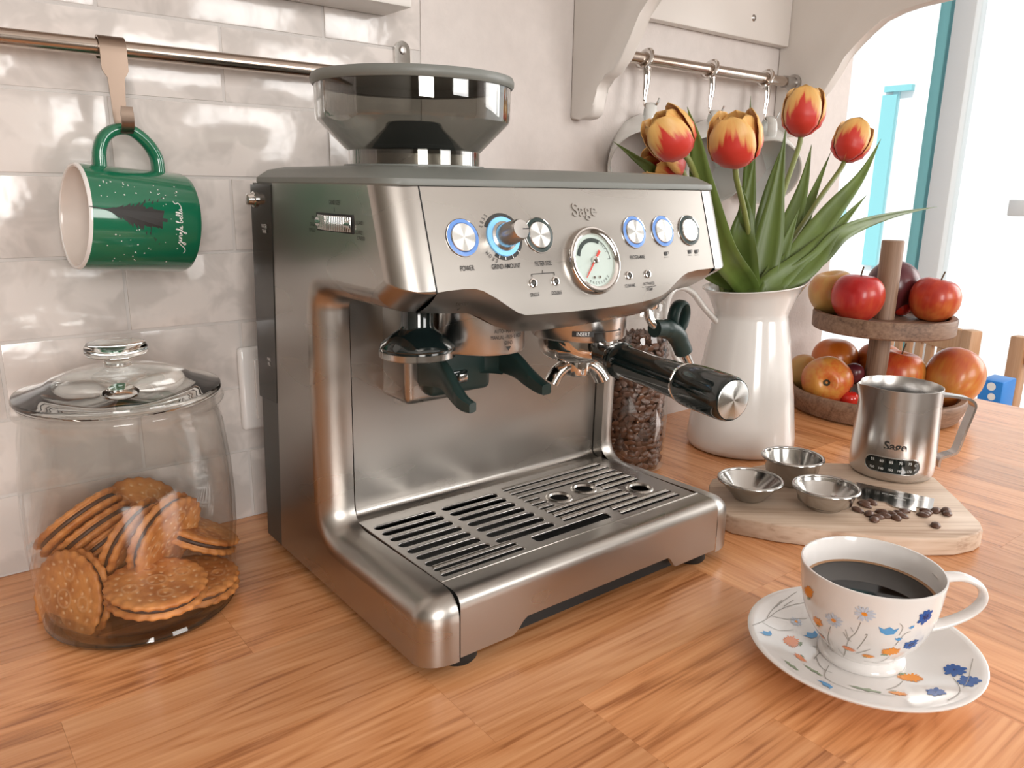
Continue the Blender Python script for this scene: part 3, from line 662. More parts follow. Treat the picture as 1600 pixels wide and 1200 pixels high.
T = [('POWER', 0.0253, 0.2660, 0.0047), ('GRIND AMOUNT', 0.0565, 0.2658, 0.0047), ('FILTER SIZE', 0.0884, 0.2662, 0.0044), ('SINGLE', 0.0762, 0.2464, 0.0036), ('DOUBLE', 0.0957, 0.2464, 0.0036), ('PROGRAMME', 0.1814, 0.2665, 0.0040), ('CLEAN ME', 0.1684, 0.2466, 0.0034), ('HOT WATER', 0.1888, 0.2468, 0.0032), ('STEAM', 0.1885, 0.2428, 0.0034)]
for s, x, z, sz in T: lettering(s, sz, panuv(x, z, 0.0004), M['ink'], panel, squash=0.66, bold=0.00004)
def strip(x0, z0, x1, z1, w, m=None, h=0.0004, parent=None, name='print_line'):
    a, b_ = pan(x0, z0, h), pan(x1, z1, h); d = (b_-a).normalized(); s = PN_.cross(d)*w/2
    return mk(name, [a-s, b_-s, b_+s, a+s], [[0, 1, 2, 3]], m or M['ink'], parent or panel, False)
strip(0.1815, 0.2448, 0.1962, 0.2448, 0.0004)
strip(0.0764, 0.2598, 0.0964, 0.2598, 0.0005); strip(0.0764, 0.2600, 0.0764, 0.2580, 0.0005); strip(0.0964, 0.2600, 0.0964, 0.2580, 0.0005); strip(0.0864, 0.2598, 0.0864, 0.2618, 0.0005)
for x in (0.0764, 0.0964, 0.1689, 0.1892):
    o = lathe('lamp_bezel', [(0.0032, 0.0001), (0.0030, 0.0010), (0.0022, 0.0012), (0.0020, 0.0002)], M['chrome'], panel, pan(x, 0.2540), PN_, 24)
    lathe('lamp', [(0.0020, 0.0003), (0.0012, 0.0009), (0, 0.0011)], M['dark_grey'], o, pan(x, 0.2540), PN_, 16)
def cup_icon(x, z):
    strip(x-0.0018, z+0.0004, x+0.0014, z+0.0004, 0.0030); strip(x-0.0024, z-0.0022, x+0.0020, z-0.0022, 0.0004)
    strip(x+0.0014, z+0.0016, x+0.0030, z+0.0016, 0.0004); strip(x+0.0030, z+0.0017, x+0.0024, z-0.0001, 0.0004)
cup_icon(0.2139, 0.2675); cup_icon(0.2424, 0.2678); cup_icon(0.2505, 0.2676)
lettering('TAMPER', 0.0040, lambda u, v_: Vector((0.0240+u, 0.0335-0.6*v_*0.6-0.0016, 0.2430+v_*0.8)), M['ink'], panel, squash=0.7)
mk('arrow', [(0.0225, 0.0352, 0.2398), (0.0255, 0.0352, 0.2398), (0.0240, 0.0376, 0.2380)], [[0, 1, 2]], M['ink'], panel, False)
# embossed maker's name
v2, f2 = text2d('Sage', 0.0135, bold=0.0001); base = panuv(0.1350, 0.3008, 0.0)
v = [base(x, y)+PN_*0.0007 for x, y in v2]+[base(x, y) for x, y in v2]; nv = len(v2); f = [list(q) for q in f2]
ec = {}
for q in f2:
    for i in range(len(q)): e = tuple(sorted((q[i], q[(i+1) % len(q)]))); ec[e] = ec.get(e, 0)+1
for (a, b_), c in ec.items():
    if c == 1: f.append([a, b_, nv+b_, nv+a])
mk('embossed_lettering', v, f, M['steel'], panel, False)
# pressure gauge
gc = pan(0.1340, 0.2658); ga = PN_
g_ = lathe('pressure_gauge', [(0.0245, 0.0), (0.0245, 0.0030), (0.0235, 0.0048), (0.0215, 0.0052), (0.0190, 0.0040), (0.0186, 0.0022)], M['chrome'], panel, gc, ga, 64)
lathe('dial_face', [(0.0187, 0.0022), (0, 0.0022)], M['dial'], g_, gc, ga, 48)
def gp(r, deg, h=0.0026): t = math.radians(deg); return gc+(PU*math.sin(t)+PVv*math.cos(t))*r+PN_*h
def gband(r0, r1, a0, a1, m, name, n=20, h=0.0025):
    v, f = [], []
    for i in range(n+1): t = a0+(a1-a0)*i/n; v += [gp(r0, t, h), gp(r1, t, h)]
    for i in range(n): f.append([2*i, 2*i+1, 2*i+3, 2*i+2])
    mk(name, v, f, m, g_, False)
gband(0.0132, 0.0162, -75, 30, M['rubber'], 'scale_band'); gband(0.0158, 0.0162, 30, 88, M['ink'], 'scale_line')
for t in (36, 42, 48, 56, 66): gband(0.0138, 0.0162, t-0.7, t+0.7, M['ink'], 'scale_mark', 1)
gband(0.0132, 0.0162, 87, 89, M['ink'], 'scale_mark', 1)
def gbar(a, b_, w0, w1, h, m, name):
    d = (b_-a).normalized(); s = PN_.cross(d); o = PN_*h; mk(name, [a-s*w0+o, b_-s*w1+o, b_+s*w1+o, a+s*w0+o], [[0, 1, 2, 3]], m, g_, False)
gbar(gp(0, 0), gp(0.0162, 222), 0.0007, 0.0004, 0.0010, M['red'], 'needle'); gbar(gp(0.002, 42), gp(0.0088, 42), 0.0008, 0.0011, 0.0010, M['red'], 'needle_tail')
lathe('hub', [(0.0028, 0.0026), (0.0026, 0.0046), (0, 0.0050)], M['chrome'], g_, gc, ga, 24)
for t in (193, 168): lathe('dial_screw', [(0.0012, 0.0023), (0.0010, 0.0030), (0, 0.0030)], M['chrome'], g_, gp(0.0125, t, 0), ga, 12)
for i, ch in enumerate('PRESSURE'):
    t = 205-i*9.5; rr = math.radians(t); d = PU*math.sin(rr)+PVv*math.cos(rr); tx = -(PU*math.cos(rr)-PVv*math.sin(rr)); c = gp(0.0165, t, 0.0026)
    lettering(ch, 0.0028, lambda u, v_, c=c, tx=tx, d=d: c+tx*u-d*v_, M['ink'], g_, squash=0.8)
lathe('gauge_glass', [(0.0188, 0.0044), (0, 0.0047)], M['glass'], g_, gc, ga, 40)
# ---- grind size wheel on the left side
gw = box('grind_window', -SX-0.0008, -SX+0.002, 0.0800, 0.1335, 0.2855, 0.2975, M['black_matt'], mc, 0.0004)
for i in range(22):
    y = 0.0822+i*0.00225; s = math.sin((i+0.5)/22*PI); box('wheel_rib', -SX-0.0012-0.0035*s, -SX+0.001, y, y+0.0016, 0.2866, 0.2962, M['tin'], gw, 0.0003)
mk('wheel', *V_lathe([(0.0040, -0.0252), (0.0040, 0.0252)], (-SX+0.0012, 0.1067, 0.2914), (0, 1, 0), 16), M['tin'], gw)
lettering('GRIND SIZE', 0.0042, onside(0.1060, 0.3045), M['ink'], mc, squash=0.7); mk('print_line', [(-SX-0.0004, 0.1063, 0.3015), (-SX-0.0004, 0.1057, 0.3015), (-SX-0.0004, 0.1057, 0.2985), (-SX-0.0004, 0.1063, 0.2985)], [[0, 1, 2, 3]], M['ink'], mc, False)
for s, y, z in (('FINE', 0.1395, 0.2935), ('SINGLE', 0.1405, 0.2890), ('ESPRESSO', 0.1415, 0.2850), ('COARSE', 0.0715, 0.2930), ('DOUBLE', 0.0725, 0.2870), ('ESPRESSO', 0.0700, 0.2835)):
    lettering(s, 0.0034, onside(y, z), M['ink'], mc, squash=0.7)

# ---- grinder outlet collar and cradle
GC = Vector((0.0763, 0.0817, 0))
gcol = lathe('grinder_outlet', [(0.0300, 0.2340), (0.0315, 0.2320), (0.0318, 0.2020), (0.0310, 0.2005), (0.0240, 0.2005), (0.0240, 0.2100), (0, 0.2100)], M['steel_v'], mc, GC, seg=56, sharp=35)
def cylmap(c, r, a0, z0):
    return lambda u, v_: (c.x+(r+0.0003)*math.cos(a0+u/r), c.y+(r+0.0003)*math.sin(a0+u/r), z0+v_)
aim = math.radians(-104)
for s, z, sz in (('AUTO - PUSH ONCE', 0.2178, 0.0040), ('MANUAL - PUSH & HOLD', 0.2133, 0.0040), ('GRIND', 0.2090, 0.0038)):
    lettering(s, sz, cylmap(GC, 0.0318, aim+0.25, z), M['ink'], gcol, squash=0.62)
fn = cylmap(GC, 0.0318, aim+0.25, 0.2052); mk('arrow', [fn(-0.0022, 0.0012), fn(0.0022, 0.0012), fn(0, -0.0018)], [[0, 1, 2]], M['ink'], gcol, False)
# cradle bracket and fork
box('cradle_housing', 0.0335, 0.0900, 0.1180, 0.1640, 0.1530, 0.2360, M['steel'], mc, 0.006, 4)
cr = lathe('cradle', [(0.0300, 0.1990), (0.0318, 0.1975), (0.0318, 0.1760), (0.0290, 0.1740)], M['rubber'], mc, GC, seg=30, a0=math.radians(20), a1=math.radians(170), sharp=60)
box('cradle_back', 0.0470, 0.1040, 0.1060, 0.1280, 0.1600, 0.2000, M['rubber'], mc, 0.005, 3)
def band(name, path, hh, ww, m, parent):
    """flat upright band along a path, heights hh"""
    v, f = [], []; n = len(path); pts = [Vector(p) for p in path]
    for i, p in enumerate(pts):
        d = (pts[min(i+1, n-1)]-pts[max(i-1, 0)]); d.z = 0; d.normalize(); s = Vector((-d.y, d.x, 0)); h = hh[i]; w_ = ww[i]
        ring = [(-1, -.75), (-.6, -1), (.6, -1), (1, -.75), (1, .75), (.6, 1), (-.6, 1), (-1, .75)]
        for a, b_ in ring: v.append(p+s*(a*w_)+Vector((0, 0, b_*h)))
    for i in range(n-1):
        for k in range(8): f.append([i*8+k, i*8+(k+1) % 8, (i+1)*8+(k+1) % 8, (i+1)*8+k])
    f.append(list(range(8))); f.append([(n-1)*8+k for k in range(8)]); mk(name, v, f, m, parent, sharp=50)
pl_ = spline([(0.0470, 0.1200, 0.182), (0.0448, 0.1000, 0.1835), (0.0435, 0.0820, 0.1830), (0.0420, 0.0690, 0.1760), (0.0415, 0.0560, 0.1695), (0.0440, 0.0475, 0.1670)], 5)
n = len(pl_); band('fork_arm', pl_, [0.0155-0.0120*(i/(n-1))**0.8 for i in range(n)], [0.0042]*n, M['rubber'], cr)
pr_ = spline([(0.1050, 0.1200, 0.184), (0.1085, 0.1000, 0.185), (0.1095, 0.0820, 0.1825), (0.1100, 0.0680, 0.1765), (0.1115, 0.0560, 0.1715), (0.1120, 0.0480, 0.1700)], 5)
n = len(pr_); band('fork_arm', pr_, [0.0145-0.0105*(i/(n-1))**0.7 for i in range(n)], [0.0046]*n, M['rubber'], cr)
box('grind_switch', 0.0640, 0.0790, 0.1030, 0.1080, 0.1690, 0.1790, M['black'], cr, 0.001); box('switch_tongue', 0.0690, 0.0770, 0.1000, 0.1040, 0.1715, 0.1770, M['tin'], cr, 0.001)
# ---- group head
HC2 = Vector((0.1745, 0.0821, 0))
grp = lathe('group_head', [(0.0360, 0.2340), (0.0385, 0.2320), (0.0386, 0.2020), (0.0376, 0.2002), (0.0320, 0.2000), (0.0320, 0.2080), (0, 0.2080)], M['steel_v'], mc, HC2, seg=64, sharp=35)
fn = cylmap(HC2, 0.0386, math.radians(-128), 0.2072)
mk('print_block', [fn(u, v_) for u, v_ in [(-0.0085, -0.0021)]+[(-0.0085+0.0017*i, -0.0021) for i in range(1, 11)]+[(0.0085-0.0017*i, 0.0021) for i in range(11)]], [list(range(22))], M['ink'], grp, False)
lettering('INSERT', 0.0041, lambda u, v_: Vector(fn(u, v_))+Vector((-0.0002, -0.0003, 0)), M['ink_white'], grp, squash=0.8)
v = [fn(0.0085+0.0023*i, s) for i in range(12) for s in (0.0012, 0.0017)]; mk('print_line', v, [[2*i, 2*i+1, 2*i+3, 2*i+2] for i in range(11)], M['ink'], grp, False)
mk('arrow', [fn(0.0335, 0.0028), fn(0.0362, 0.0015), fn(0.0335, 0.0002)], [[0, 1, 2]], M['ink'], grp, False)
lettering('LOCK', 0.0036, lambda u, v_: fn(u+0.0330, v_-0.0018), M['ink'], grp, squash=0.75)
# ---- steam wand
sw_ = tube('steam_wand', spline([(0.2500, 0.0750, 0.2330), (0.2500, 0.0750, 0.2170), (0.2505, 0.0735, 0.2080), (0.2545, 0.0705, 0.2015), (0.2620, 0.0690, 0.1985), (0.2760, 0.0690, 0.1950), (0.2850, 0.0690, 0.1830), (0.2950, 0.0690, 0.1730), (0.3060, 0.0690, 0.1570), (0.3120, 0.0690, 0.1480), (0.3160, 0.0690, 0.1420)], 5), 0.0042, M['chrome'], mc, 16)
lathe('wand_joint', [(0.0085, 0.2330), (0.0085, 0.2180), (0.0078, 0.2165), (0, 0.2165)], M['chrome'], sw_, (0.2500, 0.0750, 0), seg=28)
tube('rubber_grip', spline([(0.2520, 0.0690, 0.1992), (0.2600, 0.0690, 0.1985), (0.2720, 0.0690, 0.1962), (0.2815, 0.0690, 0.1905), (0.2890, 0.0690, 0.1810), (0.2935, 0.0690, 0.1740)], 5), [0.0078]*8+[0.0088]*10+[0.0082]*8, M['rubber'], sw_, 20)
lp = []
for i in range(25):
    t = 2*PI*i/24; lp.append(Vector((0.2835+0.0075*math.sin(t)+0.0015*math.cos(t), 0.0690, 0.2065+0.0125*math.cos(t))))
v, f = V_tube(lp[:-1], 0.0030, 10, closed=True, up=(0, 1, 0), ell=(1.0, 2.2)); mk('finger_loop', v, f, M['rubber'], sw_, sharp=60)

# ================================================================== TAMPER (held under the head)
tm = thing('tamper', 'black and steel coffee tamper hanging under the left of the machine head', 'tamper', (0.0215, 0.083, 0.2005))
TC = (0.0215, 0.083, 0)
lathe('tamper_foot', [(0, 0.2005), (0.0262, 0.2005), (0.0268, 0.2012), (0.0268, 0.2052), (0.0255, 0.2060), (0, 0.2060)], M['tin'], tm, TC, seg=56, sharp=35)
lathe('tamper_handle', [(0.0255, 0.2058), (0.0262, 0.2075), (0.0255, 0.2095), (0.0170, 0.2165), (0.0125, 0.2195), (0.0112, 0.2230), (0.0112, 0.2370), (0, 0.2370)], M['black'], tm, TC, seg=56, sharp=40)

# ================================================================== PORTAFILTER (locked into the group head)
po = thing('portafilter', 'chrome portafilter with thick black handle locked into the group head', 'portafilter', (HC2.x, HC2.y, 0.155))
lathe('filter_holder', [(0.0300, 0.2030), (0.0325, 0.2020), (0.0328, 0.1930), (0.0310, 0.1860), (0.0250, 0.1815), (0.0140, 0.1800), (0, 0.1798)], M['chrome'], po, HC2, seg=56)
lathe('spout_hub', [(0.0100, 0.1805), (0.0105, 0.1785), (0.0105, 0.1680), (0.0095, 0.1665), (0, 0.1664)], M['chrome'], po, HC2, seg=36)
sd = Vector((0.94, -0.34, 0)).normalized()
for s in (-1, 1):
    c = HC2+Vector((0, 0, 0.1745)); q = [c+sd*(s*0.003), c+sd*(s*0.0105)+Vector((0, 0, -0.0005)), c+sd*(s*0.0175)+Vector((0, 0, -0.0055)), c+sd*(s*0.0225)+Vector((0, 0, -0.0135))]
    tube('spout', spline(q, 5), [0.0058+0.0014*i/15 for i in range(16)], M['chrome'], po, 20, ell=(1.15, 0.85))
h0 = Vector((0.1690, 0.0500, 0.1905)); h1 = Vector((0.1445, -0.0930, 0.1885)); hx = (h1-h0).normalized(); L = (h1-h0).length
lathe('neck', [(0.0075, -0.012), (0.0078, 0.006), (0.0095, 0.016), (0.0112, 0.024)], M['black'], po, h0, hx, 32)
hd_ = lathe('handle', [(0, 0.0200), (0.0128, 0.0200), (0.0138, 0.0225), (0.0140, 0.0275), (0.0122, 0.0300), (0.0118, 0.0340), (0.0118, 0.0700), (0.0130, 0.0985), (0.0130, 0.0995), (0.0136, 0.1005), (0.0146, 0.1040), (0.0152, 0.1140), (0.0152, L-0.008), (0.0147, L-0.0025), (0.0136, L), (0.0130, L)], M['black'], po, h0, hx, 48, sharp=30)
lathe('ring', [(0.0129, 0.0985), (0.0138, 0.0988), (0.0138, 0.1002), (0.0131, 0.1006)], M['chrome'], hd_, h0, hx, 48)
local_lathe('end_cap', [(0.0129, -0.001), (0.0129, 0.0004), (0.0122, 0.0008), (0, 0.0009)], M['spun'], hd_, h1, hx, 48)
# ================================================================== COOKIE JAR
JC = Vector((-0.143, 0.2195, 0.0))
jar = thing('cookie_jar', 'large round glass jar with knobbed glass lid holding sandwich biscuits', 'jar', JC)
lathe('jar_body', [(0, 0.0), (0.055, 0.0), (0.0640, 0.0015), (0.0668, 0.0060), (0.0685, 0.0200), (0.0712, 0.0600), (0.0718, 0.0850), (0.0705, 0.1150), (0.0672, 0.1450), (0.0650, 0.1560), (0.0655, 0.1590), (0.0690, 0.1612), (0.0695, 0.1640), (0.0680, 0.1660), (0.0630, 0.1662)], M['jar_glass'], jar, JC, seg=80, sharp=60)
lathe('jar_inside', [(0, 0.0075), (0.050, 0.0072), (0.0600, 0.0085), (0.0640, 0.0140), (0.0662, 0.0300), (0.0688, 0.0620), (0.0694, 0.0850), (0.0682, 0.1140), (0.0650, 0.1430), (0.0630, 0.1560), (0.0628, 0.1660)], M['jar_glass'], jar, JC, seg=80, sharp=60)
lathe('jar_foot', [(0.0560, 0.0001), (0.0650, 0.0022), (0.0668, 0.0050), (0.0655, 0.0075), (0.0560, 0.0075)], thin_glass('jar_foot_glass', (0.55, 0.56, 0.54), 1.4, 0.02), jar, JC, seg=80)
ld = lathe('lid', [(0, 0.1690), (0.030, 0.1685), (0.0600, 0.1670), (0.0665, 0.1675), (0.0680, 0.1705), (0.0672, 0.1730), (0.0600, 0.1752), (0.0480, 0.1790), (0.0440, 0.1818), (0.0300, 0.1862), (0.0150, 0.1880), (0.0098, 0.1890), (0.0088, 0.1915), (0.0090, 0.1935), (0, 0.1935)], M['solid_glass'], jar, JC, seg=80, sharp=50)
pass
lathe('knob', [(0, 0.1936), (0.0090, 0.1936), (0.0120, 0.1955), (0.0185, 0.1968), (0.0205, 0.1990), (0.0205, 0.2030), (0.0190, 0.2055), (0.0120, 0.2062), (0, 0.2055)], M['solid_glass'], ld, JC, seg=48, sharp=50)
# ---- biscuits
def biscuit_mat():
    m, n, l, b = nt('baked_biscuit')
    at = n.new('ShaderNodeAttribute'); at.attribute_name = 'bake'
    tc = n.new('ShaderNodeTexCoord'); t = n.new('ShaderNodeTexNoise'); t.inputs['Scale'].default_value = 70; t.inputs['Detail'].default_value = 3; l.new(tc.outputs['Object'], t.inputs['Vector'])
    rp = n.new('ShaderNodeValToRGB'); rp.color_ramp.elements[0].position = 0.35; rp.color_ramp.elements[0].color = (0.40, 0.13, 0.030, 1); rp.color_ramp.elements[1].position = 0.65; rp.color_ramp.elements[1].color = (0.66, 0.275, 0.080, 1); l.new(t.outputs[0], rp.inputs[0])
    mx = n.new('ShaderNodeMix'); mx.data_type = 'RGBA'; l.new(at.outputs['Fac'], mx.inputs[0]); l.new(rp.outputs[0], mx.inputs[6]); mx.inputs[7].default_value = (0.92, 0.66, 0.40, 1); l.new(mx.outputs[2], b.inputs['Base Color'])
    t2 = n.new('ShaderNodeTexNoise'); t2.inputs['Scale'].default_value = 420; l.new(tc.outputs['Object'], t2.inputs['Vector']); bp = n.new('ShaderNodeBump'); bp.inputs['Strength'].default_value = 0.25; bp.inputs['Distance'].default_value = 0.0006
    l.new(t2.outputs[0], bp.inputs['Height']); l.new(bp.outputs[0], b.inputs['Normal']); b.inputs['Roughness'].default_value = 0.5
    return m
M['biscuit'] = biscuit_mat(); M['choc'] = mat('chocolate_cream', (0.055, 0.028, 0.018), 0.5, bump=0.3, bscale=250)
dots = []
for ring_r, cnt, ph in ((0.0268, 22, 0), (0.0185, 12, 0.2), (0.0105, 8, 0.1), (0.0035, 3, 0.5)):
    for i in range(cnt): t = 2*PI*i/cnt+ph; dots.append((ring_r*math.cos(t), ring_r*math.sin(t), 0.0013))
def biscuit_mesh():
    BR = 0.0345; TH = 0.0048; NR = 26; NS = 96; v = []; f = []; bake = []
    for j in range(NR+1):
        r = BR*j/NR
        for i in range(NS):
            t = 2*PI*i/NS; sc = 1+0.022*math.cos(t*24)*max(0, (r/BR-0.8)/0.2); x, y = r*sc*math.cos(t), r*sc*math.sin(t)
            z = TH; bk = 0.0
            e = (BR-r)
            if e < 0.004: z -= 0.0016*(1-e/0.004)**1.6
            if e < 0.005: z += 0.0005*math.cos(t*24)*max(0, 1-abs(e-0.0025)/0.0025)
            for dx, dy, dr in dots:
                q = math.hypot(x-dx, y-dy)
                if q < dr*1.9: s = 0.5+0.5*math.cos(PI*q/(dr*1.9)); z -= 0.0009*s; bk = max(bk, max(0, s*1.5-0.55))
            for cx, cy, cr2 in ((0.0145, 0.0125, 0.005), (-0.0145, -0.0125, 0.005), (0.0145, -0.0125, 0.005), (-0.0145, 0.0125, 0.005), (0, 0.0, 0.0068)):
                q = abs(math.hypot(x-cx, y-cy)-cr2)
                if q < 0.0011: z += 0.0006*(1-q/0.0011); bk = max(bk, 0.35*(1-q/0.0011))
            v.append((x, y, z)); bake.append(bk)
    for j in range(NR):
        for i in range(NS): f.append([j*NS+i, j*NS+(i+1) % NS, (j+1)*NS+(i+1) % NS, (j+1)*NS+i])
    b0 = len(v)
    for i in range(NS): t = 2*PI*i/NS; sc = 1+0.022*math.cos(t*24); v.append((BR*0.985*sc*math.cos(t), BR*0.985*sc*math.sin(t), 0.0008)); bake.append(0)
    for i in range(NS): t = 2*PI*i/NS; v.append((BR*0.9*math.cos(t), BR*0.9*math.sin(t), 0)); bake.append(0)
    for i in range(NS):
        a, b_ = NR*NS+i, NR*NS+(i+1) % NS; f.append([a, b_, b0+(i+1) % NS, b0+i]); f.append([b0+i, b0+(i+1) % NS, b0+NS+(i+1) % NS, b0+NS+i])
    f.append([b0+NS+i for i in range(NS)][::-1])
    me = bpy.data.meshes.new('biscuit'); me.from_pydata(v, [], f); me.update()
    bm = bmesh.new(); bm.from_mesh(me); bmesh.ops.remove_doubles(bm, verts=[q for q in bm.verts if q.co.x**2+q.co.y**2 < 1e-12 and q.co.z > 0.002], dist=1e-6); bm.to_mesh(me); bm.free()
    at = me.attributes.new('bake', 'FLOAT', 'POINT')
    for i, q in enumerate(me.vertices):
        pass
    vals = []
    from_pos = {}
    for p, bk in zip(v, bake): from_pos[(round(p[0], 6), round(p[1], 6), round(p[2], 6))] = bk
    for q in me.vertices: vals.append(from_pos.get((round(q.co.x, 6), round(q.co.y, 6), round(q.co.z, 6)), 0))
    at.data.foreach_set('value', vals)
    for p in me.polygons: p.use_smooth = True
    me.materials.append(M['biscuit']); return me
BM = biscuit_mesh()
vv, ff = V_lathe([(0, -0.0020), (0.0308, -0.0020), (0.0320, 0.0), (0.0308, 0.0020), (0, 0.0020)], seg=40); FM = bpy.data.meshes.new('filling'); FM.from_pydata([tuple(x) for x in vv], [], ff); FM.materials.append(M['choc'])
for p in FM.polygons: p.use_smooth = True
def cookie(pos, nrm, spin, label):
    a, u, v_ = frame(nrm); o = thing('sandwich_biscuit', label, 'biscuit', pos, 'sandwich biscuits in the glass jar')
    o.rotation_euler = (Matrix((u, v_, a)).transposed() @ Matrix.Rotation(spin, 3, 'Z')).to_euler()
    for k, (z, fl) in enumerate(((0.0016, 0), (-0.0016, 1))):
        c = bpy.data.objects.new('biscuit', BM); COL.objects.link(c); c.parent = o; c.location = (0, 0, z)
        if fl: c.rotation_euler = (PI, 0, 0.6)
    c = bpy.data.objects.new('filling', FM); COL.objects.link(c); c.parent = o
    return o
def at_depth(px, py, dpt):   # point at a pixel at a given distance along the view axis
    d = ray(px, py); return CAM+d*(dpt/FPX)
dj = (JC+Vector((0, 0, 0.03))-CAM); DJ = Vector((XC.z, YC.z, ZC.z)).dot(dj)
def cn(px, py, a, b_, c):   # normal given relative to the line of sight
    rr = ray(px, py).normalized(); right = camdir(1, 0, 0); right = (right-rr*right.dot(rr)).normalized(); dn = rr.cross(right); dn = dn if dn.dot(camdir(0, 1, 0)) > 0 else -dn
    return (right*a+dn*b_-rr*c).normalized()
def ck(px, py, dd, a, b_, c, spin, label): return cookie(at_depth(px, py, DJ+dd), cn(px, py, a, b_, c), spin, label)
ck(113, 932, -0.020, -0.76, 0.22, 0.60, 0.3, 'round sandwich biscuit standing against the front left of the jar, face out')
cookie(P(245, 918, 'z', 0.0300), (0.05, -0.10, 1), 0.9, 'sandwich biscuit lying flat at the front of the jar floor')
cookie(P(300, 908, 'z', 0.0150), (0.05, -0.04, 1), 2.0, 'sandwich biscuit lying flat, half under the front flat one on the right')
ck(258, 838, 0.004, 0.80, 0.42, 0.44, 0.4, 'upright sandwich biscuit leaning at the jar centre with its dotted face showing')
ck(210, 845, 0.008, 0.84, 0.44, 0.36, 1.4, 'upright sandwich biscuit just left of the centre one, mostly edge on')
ck(124, 815, 0.016, 0.66, 0.74, 0.16, 0.2, 'leftmost sandwich biscuit of the slanting row at the back of the jar')
ck(147, 835, 0.020, 0.66, 0.74, 0.14, 2.2, 'second sandwich biscuit of the slanting row at the back left')
ck(168, 852, 0.026, 0.66, 0.74, 0.12, 3.2, 'third sandwich biscuit of the slanting row, nearly hidden at the back')
ck(304, 832, 0.040, 0.30, -0.92, 0.24, 0.7, 'sandwich biscuit tilted at the back right of the jar')
ck(222, 806, 0.052, 0.20, -0.50, 0.84, 1.7, 'sandwich biscuit standing at the very back behind the centre pair')

# ================================================================== HOOK AND GREEN MUG
MX = -0.1080
hk = thing('mug_hook', 'flat steel hook over the rail holding the green mug', 'hook', (MX, 0.30, 0.40))
def ribbon(name, pts, widths, th, m, parent, wdir=(1, 0, 0), closed=False):
    """flat strip: path in space, width along wdir, thickness th"""
    v, f = [], []; n = len(pts); pts = [Vector(p) for p in pts]; wd = Vector(wdir)
    for i, p in enumerate(pts):
        d = (pts[min(i+1, n-1)]-pts[max(i-1, 0)]).normalized(); q = wd.cross(d).normalized()
        for a, b_ in ((-1, -1), (1, -1), (1, 1), (-1, 1)): v.append(p+wd*(a*widths[i]/2)+q*(b_*th/2))
    for i in range(n-1):
        for k in range(4): f.append([i*4+k, i*4+(k+1) % 4, (i+1)*4+(k+1) % 4, (i+1)*4+k])
    f.append([0, 1, 2, 3]); f.append([(n-1)*4+k for k in range(4)]); return mk(name, v, f, m, parent, sharp=50)
pts = []; wid = []
for i in range(13):
    t = math.radians(-60+240*i/12); pts.append((MX, RY-0.0075*math.cos(t-PI)*-1 if False else RY+0.0078*math.cos(t), 0.4122+0.0078*math.sin(t))); wid.append(0.0185)
yfro = RY-0.0078
for z, w_ in ((0.4060, 0.0185), (0.3960, 0.0185), (0.3930, 0.0150), (0.3905, 0.0118), (0.3750, 0.0102), (0.3640, 0.0095)): pts.append((MX, yfro, z)); wid.append(w_)
for i in range(9):
    t = PI+PI*i/8; pts.append((MX, yfro-0.0115+0.0115*-math.cos(t), 0.3590+0.0085*math.sin(t)-0.0)); wid.append(0.0088)
pts.append((MX, yfro-0.023, 0.3640)); wid.append(0.0088); pts.append((MX, yfro-0.0235, 0.3690)); wid.append(0.0075)
ribbon('strap', pts, wid, 0.0016, mat('hook_steel', (0.27, 0.20, 0.155), 0.33, 1.0), hk)

M['green'] = mat('green_glaze', (0.010, 0.150, 0.075), 0.12, coat=0.6); M['cream_in'] = mat('cream_glaze', (0.74, 0.66, 0.60), 0.2)
mug_ax = Vector((math.cos(math.radians(5.5)), math.sin(math.radians(5.5)), -0.085)).normalized()   # from mouth to base
MY = yfro-0.0115
mo = P(116, 338, 'y', MY-0.004); MR = 0.0385; ML = 0.0800
gm = thing('green_mug', 'green mug with black fir tree hanging sideways from the hook', 'mug', mo+mug_ax*0.04)
up = Vector((0, 0, 1)); up = (up-mug_ax*up.dot(mug_ax)).normalized(); sd2 = mug_ax.cross(up)   # sd2 points to the viewer side or away
if sd2.y > 0: sd2 = -sd2
def mugpt(s, ang, r): return mo+mug_ax*s+(up*math.cos(ang)+sd2*math.sin(ang))*r    # ang 0 top, 90 viewer
lathe('mug_body', [(MR-0.0012, 0.0), (MR, 0.0012), (MR, ML-0.005), (MR-0.0015, ML-0.0015), (MR-0.005, ML), (0, ML)], M['green'], gm, mo, mug_ax, 72)
lathe('mug_inside', [(MR-0.0012, 0.0), (MR-0.0028, 0.0003), (MR-0.0034, 0.0020), (MR-0.0036, ML-0.008), (MR-0.008, ML-0.004), (0, ML-0.004)], M['cream_in'], gm, mo, mug_ax, 72)
lathe('lip', [(MR-0.0030, 0.0012), (MR-0.0022, -0.0004), (MR-0.0010, -0.0006), (MR-0.0001, 0.0006), (MR+0.0001, 0.0016)], M['porcelain'], gm, mo, mug_ax, 72)
htop = 0.0285
hp_ = spline([mugpt(0.0180, 0, MR-0.001), mugpt(0.0178, 0, MR+0.010), mugpt(0.0215, 0, MR+0.0205), mugpt(0.0300, 0, MR+0.0270), mugpt(0.0410, 0, MR+0.0275), mugpt(0.0520, 0, MR+0.0200), mugpt(0.0585, 0, MR+0.0100), mugpt(0.0600, 0, MR-0.001)], 6)
tube('handle', hp_, [0.0050+0.0010*abs(i/(len(hp_)-1)-0.5)*2 for i in range(len(hp_))], M['green'], gm, 16, up=sd2, ell=(0.85, 1.15))
def onmug(s, arc): return mugpt(s, PI/2+arc/MR, MR+0.00025)     # s along the mug, arc downwards
